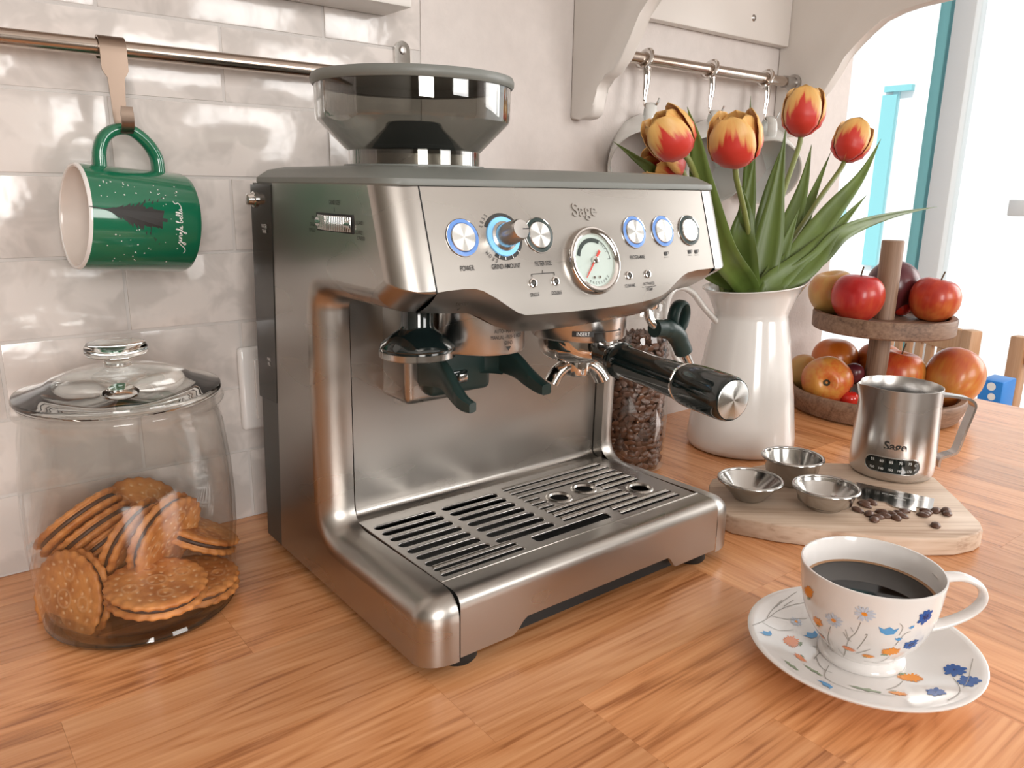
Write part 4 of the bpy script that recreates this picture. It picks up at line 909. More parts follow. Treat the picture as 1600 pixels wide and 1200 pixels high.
def decal(name, polys, fn, m, parent, cell=0.004):
    v, f = [], []
    for pl in polys:
        b0 = len(v); v += [fn(*p) for p in pl]; f.append(list(range(b0, len(v))))
    me = bpy.data.meshes.new(name); me.from_pydata([tuple(x) for x in v], [], f); me.update()
    bm = bmesh.new(); bm.from_mesh(me); bmesh.ops.triangulate(bm, faces=bm.faces); bm.to_mesh(me); bm.free()
    return finish(name, me, m, parent, False)
# fir tree: trunk to the right, tip to the left, boughs as ragged wedges
tr = []; x0, x1 = 0.0150, 0.0460; ph = math.radians(-16)
random.seed(3)
def rot(x, y): x = 0.0525-(0.0525-x)*1.32; y *= 1.3; return (0.0315+(x-0.0315)*math.cos(0.12)-(y)*math.sin(0.12), -0.0045+(x-0.0315)*math.sin(0.12)+y*math.cos(0.12))
nb = 15
for i in range(nb):
    s = i/(nb-1); xb = x0+0.003+s*0.0275; hw = 0.0008+0.0125*s**0.9
    for sg in (-1, 1):
        j = random.uniform(0.82, 1.15); tr.append([rot(xb-0.0040, 0), rot(xb+0.0008, sg*hw*0.25), rot(xb+0.0045+random.uniform(0, .0015), sg*hw*j), rot(xb+0.0048, sg*hw*0.30), rot(xb+0.0042, 0)])
tr.append([rot(x0-0.003, 0.0002), rot(x0+0.035, 0.0010), rot(x0+0.0375, 0.0009), rot(x0+0.0375, -0.0009), rot(x0+0.035, -0.0010), rot(x0-0.003, -0.0002)])
for k, p in enumerate(tr): decal('tree_print', [p], onmug, M['ink'], gm) if k == len(tr)-1 else None
decal('tree_print', tr[:-1], onmug, M['ink'], gm)
random.seed(11); sn = []
for i in range(70):
    cx, cy = random.uniform(0.008, 0.062), random.uniform(-0.030, 0.034)
    if 0.012 < cx < 0.05 and abs(cy+0.0045) < 0.009: continue
    r = random.choice((0.00035, 0.00045, 0.0006)); sn.append([(cx+r*math.cos(2*PI*k/6), cy+r*math.sin(2*PI*k/6)) for k in range(6)])
decal('snow_print', sn, onmug, M['ink_white'], gm)
# handwritten words, one continuous pen stroke in glyph space (x right, y up), written up the mug
def stroke_decal(strokes, wd, fn, m, parent, name):
    polys = []
    for st in strokes:
        p = spline([(a, b_, 0) for a, b_ in st], 4)
        for a, b_ in zip(p[:-1], p[1:]):
            d = (b_-a)
            if d.length < 1e-7: continue
            s = Vector((-d.y, d.x, 0)).normalized()*wd/2; polys.append([(a-s)[:2], (b_-s)[:2], (b_+s)[:2], (a+s)[:2]])
    decal(name, polys, fn, m, parent)
W = []; x = 0.0
W.append([(-3.0, -1.2), (-2.2, -1.6), (-1.2, -1.2), (-0.6, -0.4), (0.0, 0.3), (0.55, 0.9), (0.5, -0.6), (0.2, -1.4), (-0.2, -1.2), (0.2, -0.5), (0.9, 0.2), (1.2, 0.9), (1.1, 0.1), (1.5, 0.1), (1.8, 0.9), (1.75, 0.0), (2.1, 0.8), (2.5, 0.8), (2.5, 0.05), (2.9, 0.2), (3.3, 0.8), (3.0, 0.7), (3.0, 0.1), (3.5, 0.7), (3.5, -0.9), (3.2, -1.3), (3.1, -0.9), (3.9, 0.2), (4.4, 1.6), (4.2, 1.9), (4.1, 0.3), (4.5, 0.1), (4.9, 0.5), (4.8, 0.85), (4.55, 0.5), (4.8, 0.0), (5.3, 0.2)])
W.append([(6.1, 1.0), (6.5, 1.9), (6.2, 1.8), (6.1, 0.2), (6.5, 0.0), (6.8, 0.5), (6.4, 0.7), (7.0, 0.4), (7.5, 0.6), (7.3, 0.85), (7.1, 0.4), (7.5, 0.0), (8.0, 0.5), (8.3, 1.7), (8.0, 1.8), (7.95, 0.3), (8.3, 0.1), (8.8, 0.6), (9.0, 1.7), (8.75, 1.8), (8.7, 0.2), (9.1, 0.1), (9.5, 0.7), (9.6, 0.9), (9.8, 0.3), (9.5, 0.0), (9.9, 0.1), (10.8, 0.3), (11.6, 1.0), (11.3, 1.8), (12.0, 2.4)])
k_ = 0.0029
stroke_decal(W, 0.22, lambda a, b_: onmug(0.0635-b_*k_*0.85, 0.0085-(a-2.5)*k_*0.92), M['ink_white'], gm, 'lettering')
decal('lettering', [[(0.0620+0.0004*math.cos(t), -0.0012+0.0004*math.sin(t)) for t in [2*PI*k/6 for k in range(6)]]], onmug, M['ink_white'], gm)

# ================================================================== SECOND RAIL, HOOKS, WHITE MUGS
RZ = 0.4650
r2 = thing('mug_rail', 'steel rail between the shelf brackets with three hanging mugs', 'rail', (0.59, RY, RZ))
tube('bar', [(0.4025, RY, RZ), (0.7750, RY, RZ)], 0.0068, M['rail'], r2, 24)
lathe('end_socket', [(0.0068, -0.026), (0.0082, -0.026), (0.0085, -0.005), (0.0115, -0.004), (0.0115, 0.0), (0, 0.0)], M['steel_dark'], r2, (0.785, RY, RZ), (1, 0, 0), 28)
mug_spots = [(0.4740, 'first white mug from the left bracket, facing out, on the wall rail'), (0.5960, 'middle white mug on the wall rail, half hidden by the tulips'), (0.7160, 'third white mug on the wall rail, right of the yellow tulip')]
M['pale_mug'] = mat('pale_grey_glaze', (0.74, 0.755, 0.73), 0.16, coat=0.4)
for i, (mx, lb) in enumerate(mug_spots):
    hx_ = thing('rail_hook', ('chrome hook over the rail holding the leftmost white mug', 'chrome hook over the rail holding the middle white mug', 'chrome hook near the rail end holding the right white mug')[i], 'hook', (mx, RY, RZ), 'hooks on the mug rail')
    rp_ = [Vector((mx+0.004*math.sin(t), RY+0.0098*math.cos(t), RZ+0.0098*math.sin(t))) for t in [2*PI*k/24 for k in range(24)]]
    v, f = V_tube(rp_, 0.0028, 8, closed=True, up=(1, 0, 0), ell=(1.3, 0.8)); mk('loop', v, f, M['chrome'], hx_, sharp=60)
    e = (mx-0.004, RY-0.014, RZ-0.0545)
    st = spline([(mx, RY-0.004, RZ-0.0095), (mx-0.001, RY-0.006, RZ-0.022), (mx-0.003, RY-0.006, RZ-0.040), (mx-0.004, RY-0.008, RZ-0.0525), (mx-0.003, RY-0.016, RZ-0.0570), (mx-0.001, RY-0.023, RZ-0.0525), (mx+0.001, RY-0.0255, RZ-0.0455)], 5)
    n = len(st); tube('stem', st, [0.0050-0.0030*min(1, k/12) for k in range(n)], M['chrome'], hx_, 10, ell=(1.5, 0.6), up=(0, 1, 0))
    hookp = Vector((mx-0.003, RY-0.0165, RZ-0.0545))
    ax = Vector((0.62, 0.66, 0.42)).normalized()          # mouth to base: opening faces the room, tipped down
    tg = thing('white_mug', lb, 'mug', hookp-Vector((0, 0, 0.05)), 'white mugs on the wall rail')
    up_ = Vector((0, 0, 1)); up_ = (up_-ax*up_.dot(ax)).normalized()
    r_, h_ = 0.0480, 0.0820
    c0 = hookp-up_*(r_+0.0150)-ax*0.030
    lathe('mug_body', [(r_-0.0035, 0.0030), (r_-0.0022, 0.0002), (r_-0.0006, 0.0002), (r_, 0.0020), (r_-0.001, 0.020), (r_-0.004, h_*0.7), (r_-0.010, h_-0.003), (r_-0.014, h_), (0, h_)], M['pale_mug'], tg, c0, ax, 56)
    lathe('mug_inside', [(r_-0.0032, 0.0022), (r_-0.0042, 0.020), (r_-0.0075, h_*0.7), (r_-0.014, h_-0.006), (0, h_-0.005)], M['pale_mug'], tg, c0, ax, 56)
    q = [c0+ax*s+up_*r2_ for s, r2_ in ((0.012, r_-0.002), (0.0125, r_+0.007), (0.0190, r_+0.0145), (0.0310, r_+0.0165), (0.0430, r_+0.0120), (0.0520, r_+0.0040), (0.0550, r_-0.006))]
    tube('handle', spline(q, 6), 0.0052, M['pale_mug'], tg, 12, up=ax.cross(up_), ell=(0.55, 1.25))
# ================================================================== BEAN JAR
BC = Vector((0.3945, 0.2215, 0.0)); BRo = 0.0415
bj = thing('bean_jar', 'tall clear glass jar full of coffee beans behind the machine', 'jar', BC)
lathe('jar_body', [(0, 0.0), (0.034, 0.0), (0.0395, 0.002), (BRo, 0.007), (BRo, 0.150), (0.0400, 0.160), (0.0350, 0.170), (0.0300, 0.175), (0.0290, 0.186)], M['glass'], bj, BC, seg=56)
lathe('lid', [(0.0285, 0.178), (0.0320, 0.178), (0.0325, 0.192), (0.0305, 0.195), (0, 0.195)], M['glass'], bj, BC, seg=40)
va = math.atan2(CAM.y-BC.y, CAM.x-BC.x)
for i, (da, z) in enumerate(((-0.05, 0.075), (0.35, 0.042), (0.72, 0.058), (0.30, 0.130), (-0.25, 0.030))):
    a = va+da; t = Vector((-math.sin(a), math.cos(a), 0)); c = BC+Vector((math.cos(a), math.sin(a), 0))*(BRo+0.0012)+Vector((0, 0, z)); nn = Vector((math.cos(a), math.sin(a), 0))
    q = [c-t*0.0095-nn*0.0012, c+Vector((0, 0, 0.020)), c+t*0.0095-nn*0.0012, c-Vector((0, 0, 0.020)), c+nn*0.0012]
    mk('glass_diamond', q, [[0, 1, 4], [1, 2, 4], [2, 3, 4], [3, 0, 4]], M['diamond'], bj, False)
M['bean'] = mat('roasted_bean', (0.105, 0.046, 0.026), 0.36, var=0.45, vscale=60)
def bean_mesh(nu=12, nv=8, name='coffee_bean'):
    v, f = [], []
    for j in range(nv+1):
        ph = -PI/2+PI*j/nv
        for i in range(nu):
            t = 2*PI*i/nu; x = 0.0055*math.sin(ph); y = 0.0040*math.cos(ph)*math.cos(t); z = 0.0027*math.cos(ph)*math.sin(t)
            if z < 0: z *= 0.35
            if z < 0.0 and abs(y) < 0.0010: z += 0.0006
            v.append((x, y, z))
    for j in range(nv):
        for i in range(nu): f.append([j*nu+i, j*nu+(i+1) % nu, (j+1)*nu+(i+1) % nu, (j+1)*nu+i])
    me = bpy.data.meshes.new(name); me.from_pydata(v, [], f); bm = bmesh.new(); bm.from_mesh(me); bmesh.ops.remove_doubles(bm, verts=bm.verts, dist=1e-6); bmesh.ops.recalc_face_normals(bm, faces=bm.faces); bm.to_mesh(me); bm.free()
    for p in me.polygons: p.use_smooth = True
    me.materials.append(M['bean']); return me
BE = bean_mesh(10, 6); random.seed(5)
def bean(pos, rot, label, group):
    o = bpy.data.objects.new('coffee_bean', BE); COL.objects.link(o); o.location = pos; o.rotation_euler = rot; tag(o, label, 'coffee bean', group); return o
nr = 0
lowbm = bmesh.new(); tmpbm = bean_mesh(6, 4, 'bean_low')
z = 0.0105
while z < 0.150:
    k = 0; cnt = 15; off = random.uniform(0, 1)
    for i in range(cnt*2):
        a = va+(i-cnt+off)*(PI/cnt); da = abs((i-cnt+off)*(PI/cnt)); r_ = 0.0362+random.uniform(-0.0018, 0.0006)
        p = BC+Vector((math.cos(a)*r_, math.sin(a)*r_, z+random.uniform(-0.002, 0.002)))
        eu = Euler((random.uniform(-0.7, 0.7)+PI/2*random.choice((1, -1)), random.uniform(-0.9, 0.9), a+PI/2+random.uniform(-0.3, 0.3)))
        if da < 1.45 and nr < 290: bean(p, eu, 'roasted brown coffee bean inside the tall glass jar', 'coffee beans in the glass jar'); nr += 1
        else:
            b0 = len(lowbm.verts); lowbm.from_mesh(tmpbm); lowbm.verts.ensure_lookup_table(); mt = Matrix.Translation(p) @ eu.to_matrix().to_4x4()
            for q in lowbm.verts[b0:]: q.co = mt @ q.co
    z += 0.0068
for i in range(260):
    r_ = 0.029*math.sqrt(random.random()); a = random.uniform(0, 2*PI); p = BC+Vector((r_*math.cos(a), r_*math.sin(a), random.choice((random.uniform(0.010, 0.15), 0.150+random.uniform(0, 0.004)))))
    b0 = len(lowbm.verts); lowbm.from_mesh(tmpbm); lowbm.verts.ensure_lookup_table(); mt = Matrix.Translation(p) @ Euler((random.uniform(0, 6), random.uniform(0, 6), a)).to_matrix().to_4x4()
    for q in lowbm.verts[b0:]: q.co = mt @ q.co
bf = mkbm('bean_fill', lowbm, None, None); bf.data.materials.append(M['bean']); tag(bf, 'dense fill of coffee beans at the core of the tall jar', 'coffee beans', kind='stuff')

# ================================================================== WOODEN BOARD AND WHAT LIES ON IT
BT = 0.018
out = [(0.3400, 0.0600), (0.3466, 0.0650), (0.3620, 0.0790), (0.3800, 0.0930), (0.3955, 0.1010), (0.4400, 0.1015), (0.4870, 0.0946), (0.5300, 0.0690), (0.5649, 0.0385), (0.5950, -0.0080), (0.6020, -0.0260), (0.5960, -0.0400), (0.5500, -0.0830), (0.5080, -0.1200), (0.4950, -0.1280), (0.4800, -0.1285), (0.4560, -0.1215), (0.4287, -0.1029), (0.4092, -0.0837), (0.3780, -0.0470), (0.3490, -0.0091), (0.3310, 0.0260), (0.3320, 0.0450)]
bd = thing('serving_board', 'pale wooden serving board with uneven outline under the milk jug', 'board', (0.46, 0.0, 0.0))
ang = math.radians(-38)
def lrot(x, y): return (x*math.cos(-ang)-y*math.sin(-ang), x*math.sin(-ang)+y*math.cos(-ang))
loc = [lrot(a-0.46, b_-0.0) for a, b_ in out]
bm = bm_prism(loc, lambda p: (p[0], p[1], 0.0004), lambda p: (p[0], p[1], BT), 0.0016, 2)
o = mkbm('board_slab', bm, M['wood_board'], None, sharp=50); o.parent = bd; o.rotation_euler = (0, 0, ang)
def basket(c, r, h, r2, label, ridge=False, depth=0.7):
    t = thing('filter_basket', label, 'filter basket', (c[0], c[1], BT), 'filter baskets on the board')
    prof = [(0, 0.0), (r2-0.002, 0.0), (r2, 0.0015)]
    if ridge: prof += [(r2+0.0003, h*0.28), (r2+0.0025, h*0.36), (r2+0.0040, h*0.42)]
    prof += [(r-0.0030, h-0.0035), (r-0.0022, h-0.0020), (r, h-0.0012), (r+0.0003, h-0.0002), (r-0.0008, h+0.0006), (r-0.0022, h), (r-0.0030, h-0.002), (r2+0.0005 if not ridge else r-0.006, h*0.35), (r2-0.004 if not ridge else r2, h*0.14), (0, h*0.12)]
    lathe('basket', prof, M['tin'], t, (c[0], c[1], BT), seg=56, sharp=50)
    lathe('rim', [(r-0.0010+0.0017*math.cos(q), h-0.0004+0.0017*math.sin(q)) for q in [2*PI*k/10 for k in range(11)]], M['tin'], t, (c[0], c[1], BT), seg=56, sharp=80)
basket((0.3815, 0.0455), 0.0315, 0.0205, 0.0150, 'shallow steel filter basket nearest the machine on the board')
basket((0.4600, 0.0490), 0.0315, 0.0270, 0.0245, 'deep straight steel filter basket at the back of the board')
basket((0.4210, -0.0125), 0.0310, 0.0220, 0.0165, 'steel filter basket with stepped base beside the scattered beans', True)
# steel trimming tool with engraving
rz = thing('dosing_blade', 'flat shiny steel dosing blade lying beside the filter baskets', 'tool', (0.48, -0.07, BT))
qp = [P(1338, 753, 'z', BT+0.0012), P(1460, 779, 'z', BT+0.0012), P(1457, 796, 'z', BT+0.0012), P(1431, 792, 'z', BT+0.0012), P(1432, 799, 'z', BT+0.0012), P(1395, 791, 'z', BT+0.0012), P(1384, 784, 'z', BT+0.0012), P(1339, 779, 'z', BT+0.0012)]
bm = bm_prism(qp, lambda p: (p.x, p.y, BT+0.0001), lambda p: (p.x, p.y, BT+0.0012), 0.0003, 1); mkbm('blade', bm, mat('polished_steel', (0.5, 0.48, 0.46), 0.14, 1.0), rz)
o_ = P(1340, 765, 'z', BT+0.0014); ux = (P(1455, 788, 'z', BT+0.0014)-o_).normalized(); vx = Vector((0, 0, 1)).cross(ux)
for s, a, b_, sz in (('the dose trimming tool', 0.042, 0.0045, 0.0042), ('Sage', 0.040, -0.0025, 0.0060)):
    lettering(s, sz, lambda u, v_: o_+ux*(a+u)+vx*(b_+v_), M['ink_white'], rz)
# scattered beans
lone = [(1462, 821), (1340, 797), (1352, 790), (1362, 785), (1350, 786), (1358, 803), (1378, 800), (1371, 808), (1383, 806), (1366, 812), (1400, 809), (1413, 799), (1405, 803), (1395, 804), (1409, 806), (1446, 803), (1462, 798), (1478, 798), (1442, 805), (1480, 803), (1447, 799)]
random.seed(9)
ORD = 'first second third fourth fifth sixth seventh eighth ninth tenth eleventh twelfth thirteenth fourteenth fifteenth sixteenth seventeenth eighteenth nineteenth twentieth'.split()
for i, (px, py) in enumerate(lone):
    p = P(px, py, 'z', BT+0.0012); p.z = BT+0.0010
    rk = sorted(q[0]+q[1]*0.01 for q in lone[1:]); lb = 'coffee bean lying alone near the front edge of the board' if i == 0 else ORD[rk.index(px+py*0.01)]+' coffee bean from the left in the loose scatter beside the dosing blade'
    bean(p, (random.uniform(-0.15, 0.15), random.uniform(-0.15, 0.15), random.uniform(0, PI)), lb, 'coffee beans scattered on the board').scale = (1.18, 1.15, 1.15)

# ================================================================== MILK PITCHER
PC = Vector((0.5765, 0.0, BT)); mp_ = thing('milk_pitcher', 'brushed steel milk pitcher with temperature strip and open spout', 'pitcher', PC)
def spf(t, h):   # spout bulge towards the photo's left
    s = max(0.0, 1-abs(((t-SPA+PI) % (2*PI))-PI)/0.42); return 1+0.20*(s*s)*max(0, (h-0.068)/0.03)**1.6
SPA = math.atan2(0.62, -0.785)
v, f = V_lathe([(0, 0.0), (0.0370, 0.0), (0.0405, 0.0015), (0.0425, 0.0060), (0.0430, 0.0150), (0.0428, 0.0350), (0.0418, 0.0600), (0.0410, 0.0800), (0.0408, 0.0990), (0.0402, 0.0993), (0.0399, 0.0988), (0.0399, 0.0800), (0.0408, 0.0580), (0.0416, 0.0200), (0.0405, 0.0060), (0, 0.0040)], PC, seg=72, fn=spf)
mk('pitcher_body', v, f, M['steel_v'], mp_, sharp=50)
hq = [(1470, 617), (1480, 617), (1500, 620), (1513, 623), (1520, 631), (1517, 643), (1504, 674), (1494, 700), (1487, 707), (1474, 711), (1465, 716), (1463, 727)]
HA = Vector((0.785, -0.619, 0)).normalized()
hpn = HA  # handle plane: through axis, away from the spout
def hpt(px, py):
    d = ray(px, py); nn = Vector((-HA.y, HA.x, 0)); t = (PC-CAM).dot(nn)/d.dot(nn); return CAM+d*t
pts = [hpt(*q) for q in hq]; sw2 = spline(pts, 4); ribbon('handle', sw2, [0.0125]*len(sw2), 0.0026, M['steel_v'], mp_, wdir=(-HA.y, HA.x, 0))
vaP = math.atan2(CAM.y-PC.y, CAM.x-PC.x)
def onpit(r, a0, z0): return lambda u, v_: (PC.x+(r+0.0003)*math.cos(a0+u/r), PC.y+(r+0.0003)*math.sin(a0+u/r), PC.z+z0+v_)
lettering('Sage', 0.0125, onpit(0.0424, vaP+0.05, 0.0405), M['ink'], mp_, bold=0.0003)
fn = onpit(0.0431, vaP+0.03, 0.0195)
st_ = stadium(-0.0275, 0.0275, 0, 0.0078, 8); top_ = sorted([p for p in st_ if True], key=lambda p: p[0])
v, f = [], []; nS = 40
for i in range(nS+1):
    u = -0.0275+0.055*i/nS; e = min(u+0.0275, 0.0275-u); hh = 0.0078 if e > 0.0078 else math.sqrt(max(0, 0.0078**2-(0.0078-e)**2)); v += [fn(u, -hh), fn(u, hh)]
for i in range(nS): f.append([2*i, 2*i+1, 2*i+3, 2*i+2])
ts = mk('temperature_strip', v, f, M['black'], mp_, False)
edge = [fn(*p) for p in stadium(-0.0285, 0.0285, 0, 0.0088, 8)]; dens = []
for a, b_ in zip(stadium(-0.0282, 0.0282, 0, 0.0085, 8), stadium(-0.0282, 0.0282, 0, 0.0085, 8)[1:]+stadium(-0.0282, 0.0282, 0, 0.0085, 8)[:1]):
    for k in range(6): s = k/6; dens.append(Vector(fn(a[0]*(1-s)+b_[0]*s, a[1]*(1-s)+b_[1]*s)))
v, f = V_tube(dens, 0.0006, 6, closed=True); mk('strip_rim', v, f, M['tin'], ts, sharp=80)
fn2 = onpit(0.0433, vaP+0.03, 0.0195)
for i, (a, b_) in enumerate((('55', '130'), ('60', '140'), ('65', '150'), ('70', '160'), ('75', '170'))):
    u0 = -0.0195+i*0.0092; lettering(a, 0.0040, lambda u, v_: fn2(u0+u, v_+0.0040), M['ink_white'], ts); lettering(b_, 0.0036, lambda u, v_: fn2(u0+u, v_-0.0044), M['ink_white'], ts)
lettering('C°', 0.0036, lambda u, v_: fn2(0.0238+u, v_+0.0026), M['ink_white'], ts); lettering('F°', 0.0036, lambda u, v_: fn2(0.0238+u, v_-0.0032), M['ink_white'], ts)

# ================================================================== CUP AND SAUCER
CC = Vector((0.2255, -0.1565, 0.0))
sa = thing('saucer', 'white porcelain saucer printed with wild flowers under the coffee cup', 'saucer', CC)
SP = [(0.0180, 0.0092), (0.0270, 0.0098), (0.0300, 0.0102), (0.0400, 0.0112), (0.0560, 0.0155), (0.0700, 0.0192), (0.0742, 0.0203)]
lathe('dish', [(0, 0.0070), (0.0230, 0.0070), (0.0250, 0.0015), (0.0265, 0.0002), (0.0300, 0.0002), (0.0310, 0.0020), (0.0340, 0.0062), (0.0560, 0.0120), (0.0720, 0.0172), (0.0748, 0.0188), (0.0752, 0.0200), (0.0742, 0.0206)]+SP[::-1][1:]+[(0, 0.0090)], M['porcelain'], sa, CC, seg=96, sharp=60)
cp = thing('coffee_cup', 'white porcelain cup with blue and orange wild flowers, filled with black coffee', 'cup', CC+Vector((0, 0, 0.0095)))
CP = [(0.0235, 0.0155), (0.0255, 0.0185), (0.0300, 0.0240), (0.0360, 0.0330), (0.0405, 0.0440), (0.0430, 0.0560), (0.0443, 0.0680), (0.0450, 0.0752)]
CPS = [(p.x, p.y) for p in spline([(a, b_, 0) for a, b_ in CP], 4)]
lathe('cup_body', [(0, 0.0110), (0.0250, 0.0105), (0.0275, 0.0098), (0.0282, 0.0106), (0.0278, 0.0128), (0.0255, 0.0150)]+CPS[1:]+[(0.0448, 0.0760), (0.0438, 0.0760), (0.0430, 0.0740), (0.0420, 0.0620), (0.0400, 0.0500), (0.0360, 0.0380), (0.0300, 0.0280), (0.0200, 0.0210), (0, 0.0200)], M['porcelain'], cp, CC, seg=96, sharp=60)
M['coffee'] = mat('black_coffee', (0.012, 0.007, 0.004), 0.03, spec=0.6, bump=0.0)
lathe('coffee', [(0, 0.0585), (0.0380, 0.0585), (0.0408, 0.0588), (0.0417, 0.0594)], M['coffee'], cp, CC, seg=72)
lathe('coffee_rim', [(0.0395, 0.05855), (0.0409, 0.0590), (0.0419, 0.0598)], mat('crema', (0.36, 0.20, 0.10), 0.25), cp, CC, seg=72)
# handle to the photo's right
hdir = math.atan2(-0.619*0.97-0.05, 0.785)
hd3 = Vector((math.cos(hdir), math.sin(hdir), 0))
def cpp(r, z): return CC+hd3*r+Vector((0, 0, z))
hpth = spline([cpp(0.0430, 0.0670), cpp(0.0490, 0.0690), cpp(0.0610, 0.0690), cpp(0.0725, 0.0630), cpp(0.0760, 0.0530), cpp(0.0690, 0.0430), cpp(0.0540, 0.0350), cpp(0.0400, 0.0315), cpp(0.0350, 0.0305)], 6)
n = len(hpth); tube('handle', hpth, [0.0050-0.0012*math.sin(PI*i/(n-1)) for i in range(n)], M['porcelain'], cp, 16, ell=(1.25, 0.62), up=hd3)
# --- printed flowers on a surface of revolution
def surf(prof, off):
    L = [0.0]
    for a, b_ in zip(prof[:-1], prof[1:]): L.append(L[-1]+math.hypot(b_[0]-a[0], b_[1]-a[1]))
    def fn(ang, s):
        s = max(0, min(L[-1]-1e-6, s)); i = 0
        while L[i+1] < s: i += 1
        k = (s-L[i])/(L[i+1]-L[i]); r = prof[i][0]*(1-k)+prof[i+1][0]*k; z = prof[i][1]*(1-k)+prof[i+1][1]*k
        dr, dz = prof[i+1][0]-prof[i][0], prof[i+1][1]-prof[i][1]; q = math.hypot(dr, dz); return r, z, dr/q, dz/q
    fn.L = L[-1]; fn.off = off; return fn
cupS = surf(CPS, 1); sauS = surf(SP, -1)
def place(S, ang, s):
    """local 2d frame (u around, v outward/upward) on the surface"""
    r0, z0, _, _ = S(0, s)
    def fn(u, v_):
        r, z, dr, dz = S(0, s+v_); a = ang+u/max(r, 0.01); h = 0.00028
        nr_, nz_ = (dz, -dr) if S.off > 0 else (-dz, dr)
        return (CC.x+(r+nr_*h)*math.cos(a), CC.y+(r+nr_*h)*math.sin(a), z+nz_*h)
    return fn
def pm(n, c): M[n] = mat(n, c, 0.2)
pm('petal_blue', (0.02, 0.10, 0.36)); pm('petal_sky', (0.10, 0.34, 0.66)); pm('petal_orange', (0.85, 0.30, 0.03)); pm('petal_pale', (0.56, 0.62, 0.72)); pm('stem_grey', (0.36, 0.34, 0.31)); pm('leaf_grey', (0.26, 0.33, 0.21)); pm('navy', (0.01, 0.02, 0.10)); pm('apricot', (0.80, 0.28, 0.12))
def petal(r0, r1, w_, t): 
    c, s = math.cos(t), math.sin(t); q = [(r0, -w_*0.3), ((r0+r1)*.55, -w_), (r1, -w_*.5), (r1*1.04, 0), (r1, w_*.5), ((r0+r1)*.55, w_), (r0, w_*0.3)]
    return [(a*c-b_*s, a*s+b_*c) for a, b_ in q]
def flower(parent, S, ang, s, kind, sc=1.0, turn=0.0):
    fn0 = place(S, ang, s); rr = random.Random(int(ang*1000)+int(s*1e5))
    sq = 0.62 if kind in ('orange', 'apricot') else 0.85
    def fn(u, v_): c, q = math.cos(turn), math.sin(turn); v_ *= sq; return fn0((u*c-v_*q)*sc, (u*q+v_*c)*sc)
    if kind == 'daisy':
        decal('flower_print', [petal(0.0012, 0.0048*rr.uniform(.85, 1.1), 0.0007, 2*PI*i/13+rr.uniform(-.1, .1)) for i in range(13)], fn, M['petal_pale'], parent)
        decal('flower_print', [[(0.0015*math.cos(2*PI*i/10), 0.0013*math.sin(2*PI*i/10)) for i in range(10)]], lambda u, v_: fn(u*1.0, v_), M['petal_orange'], parent).location.z += 0
    elif kind in ('orange', 'apricot'):
        decal('flower_print', [petal(0.0, 0.0052*rr.uniform(.8, 1.1), 0.0008, 2*PI*i/17) for i in range(17)], fn, M['petal_orange' if kind == 'orange' else 'apricot'], parent)
        decal('flower_print', [petal(0.001, 0.0036, 0.0007, -PI/2+x) for x in (-.4, 0, .4)], lambda u, v_: fn(u-0.002, v_-0.003), M['leaf_grey'], parent)
    elif kind == 'corn':
        decal('flower_print', [petal(0.0004, 0.0048*rr.uniform(.75, 1.1), 0.0013, 2*PI*i/10+rr.uniform(-.15, .15)) for i in range(10)], fn, M['petal_blue'], parent)
        decal('flower_print', [petal(0.0, 0.0020, 0.0005, 2*PI*i/7) for i in range(7)], fn, M['navy'], parent)
    elif kind == 'bell':
        decal('flower_print', [[(-0.0045, 0.0022), (-0.0030, -0.0016), (-0.0005, -0.0030), (0.0030, -0.0020), (0.0048, 0.0024), (0.0028, 0.0010), (0.0006, 0.0028), (-0.0018, 0.0008)]], fn, M['petal_sky'], parent)
def sprig(parent, S, ang, s, pts, wd=0.00035, m='stem_grey'):
    stroke_decal([pts], wd, place(S, ang, s), M[m], parent, 'stem_print')
vaC = math.atan2(CAM.y-CC.y, CAM.x-CC.x); Lc = cupS.L
def cupuv(px, py):    # angle and height on the outside of the cup for a photo pixel
    d = ray(px, py).normalized(); best = None; t = 0.2
    while t < 0.9:
        q = CAM+d*t
        if 0.016 < q.z < 0.0755:
            r = math.hypot(q.x-CC.x, q.y-CC.y); rr = None
            for a, b_ in zip(CPS[:-1], CPS[1:]):
                if a[1] <= q.z <= b_[1]: rr = a[0]+(b_[0]-a[0])*(q.z-a[1])/max(1e-9, b_[1]-a[1])
            if rr and r <= rr:
                s = 0
                for a, b_ in zip(CPS[:-1], CPS[1:]):
                    if b_[1] <= q.z: s += math.hypot(b_[0]-a[0], b_[1]-a[1])
                return math.atan2(q.y-CC.y, q.x-CC.x), s
        t += 0.0004
    return None
def sauuv(px, py):
    d = ray(px, py).normalized(); t = 0.2; s_prev = None
    while t < 0.9:
        q = CAM+d*t; r = math.hypot(q.x-CC.x, q.y-CC.y)
        if SP[0][0] < r < SP[-1][0]:
            s = 0
            for a, b_ in zip(SP[:-1], SP[1:]):
                if a[0] <= r <= b_[0]: zz = a[1]+(b_[1]-a[1])*(r-a[0])/(b_[0]-a[0]); s += math.hypot(r-a[0], zz-a[1]); break
                s += math.hypot(b_[0]-a[0], b_[1]-a[1])
            if q.z <= zz: return math.atan2(q.y-CC.y, q.x-CC.x), s
        t += 0.0004
    return None
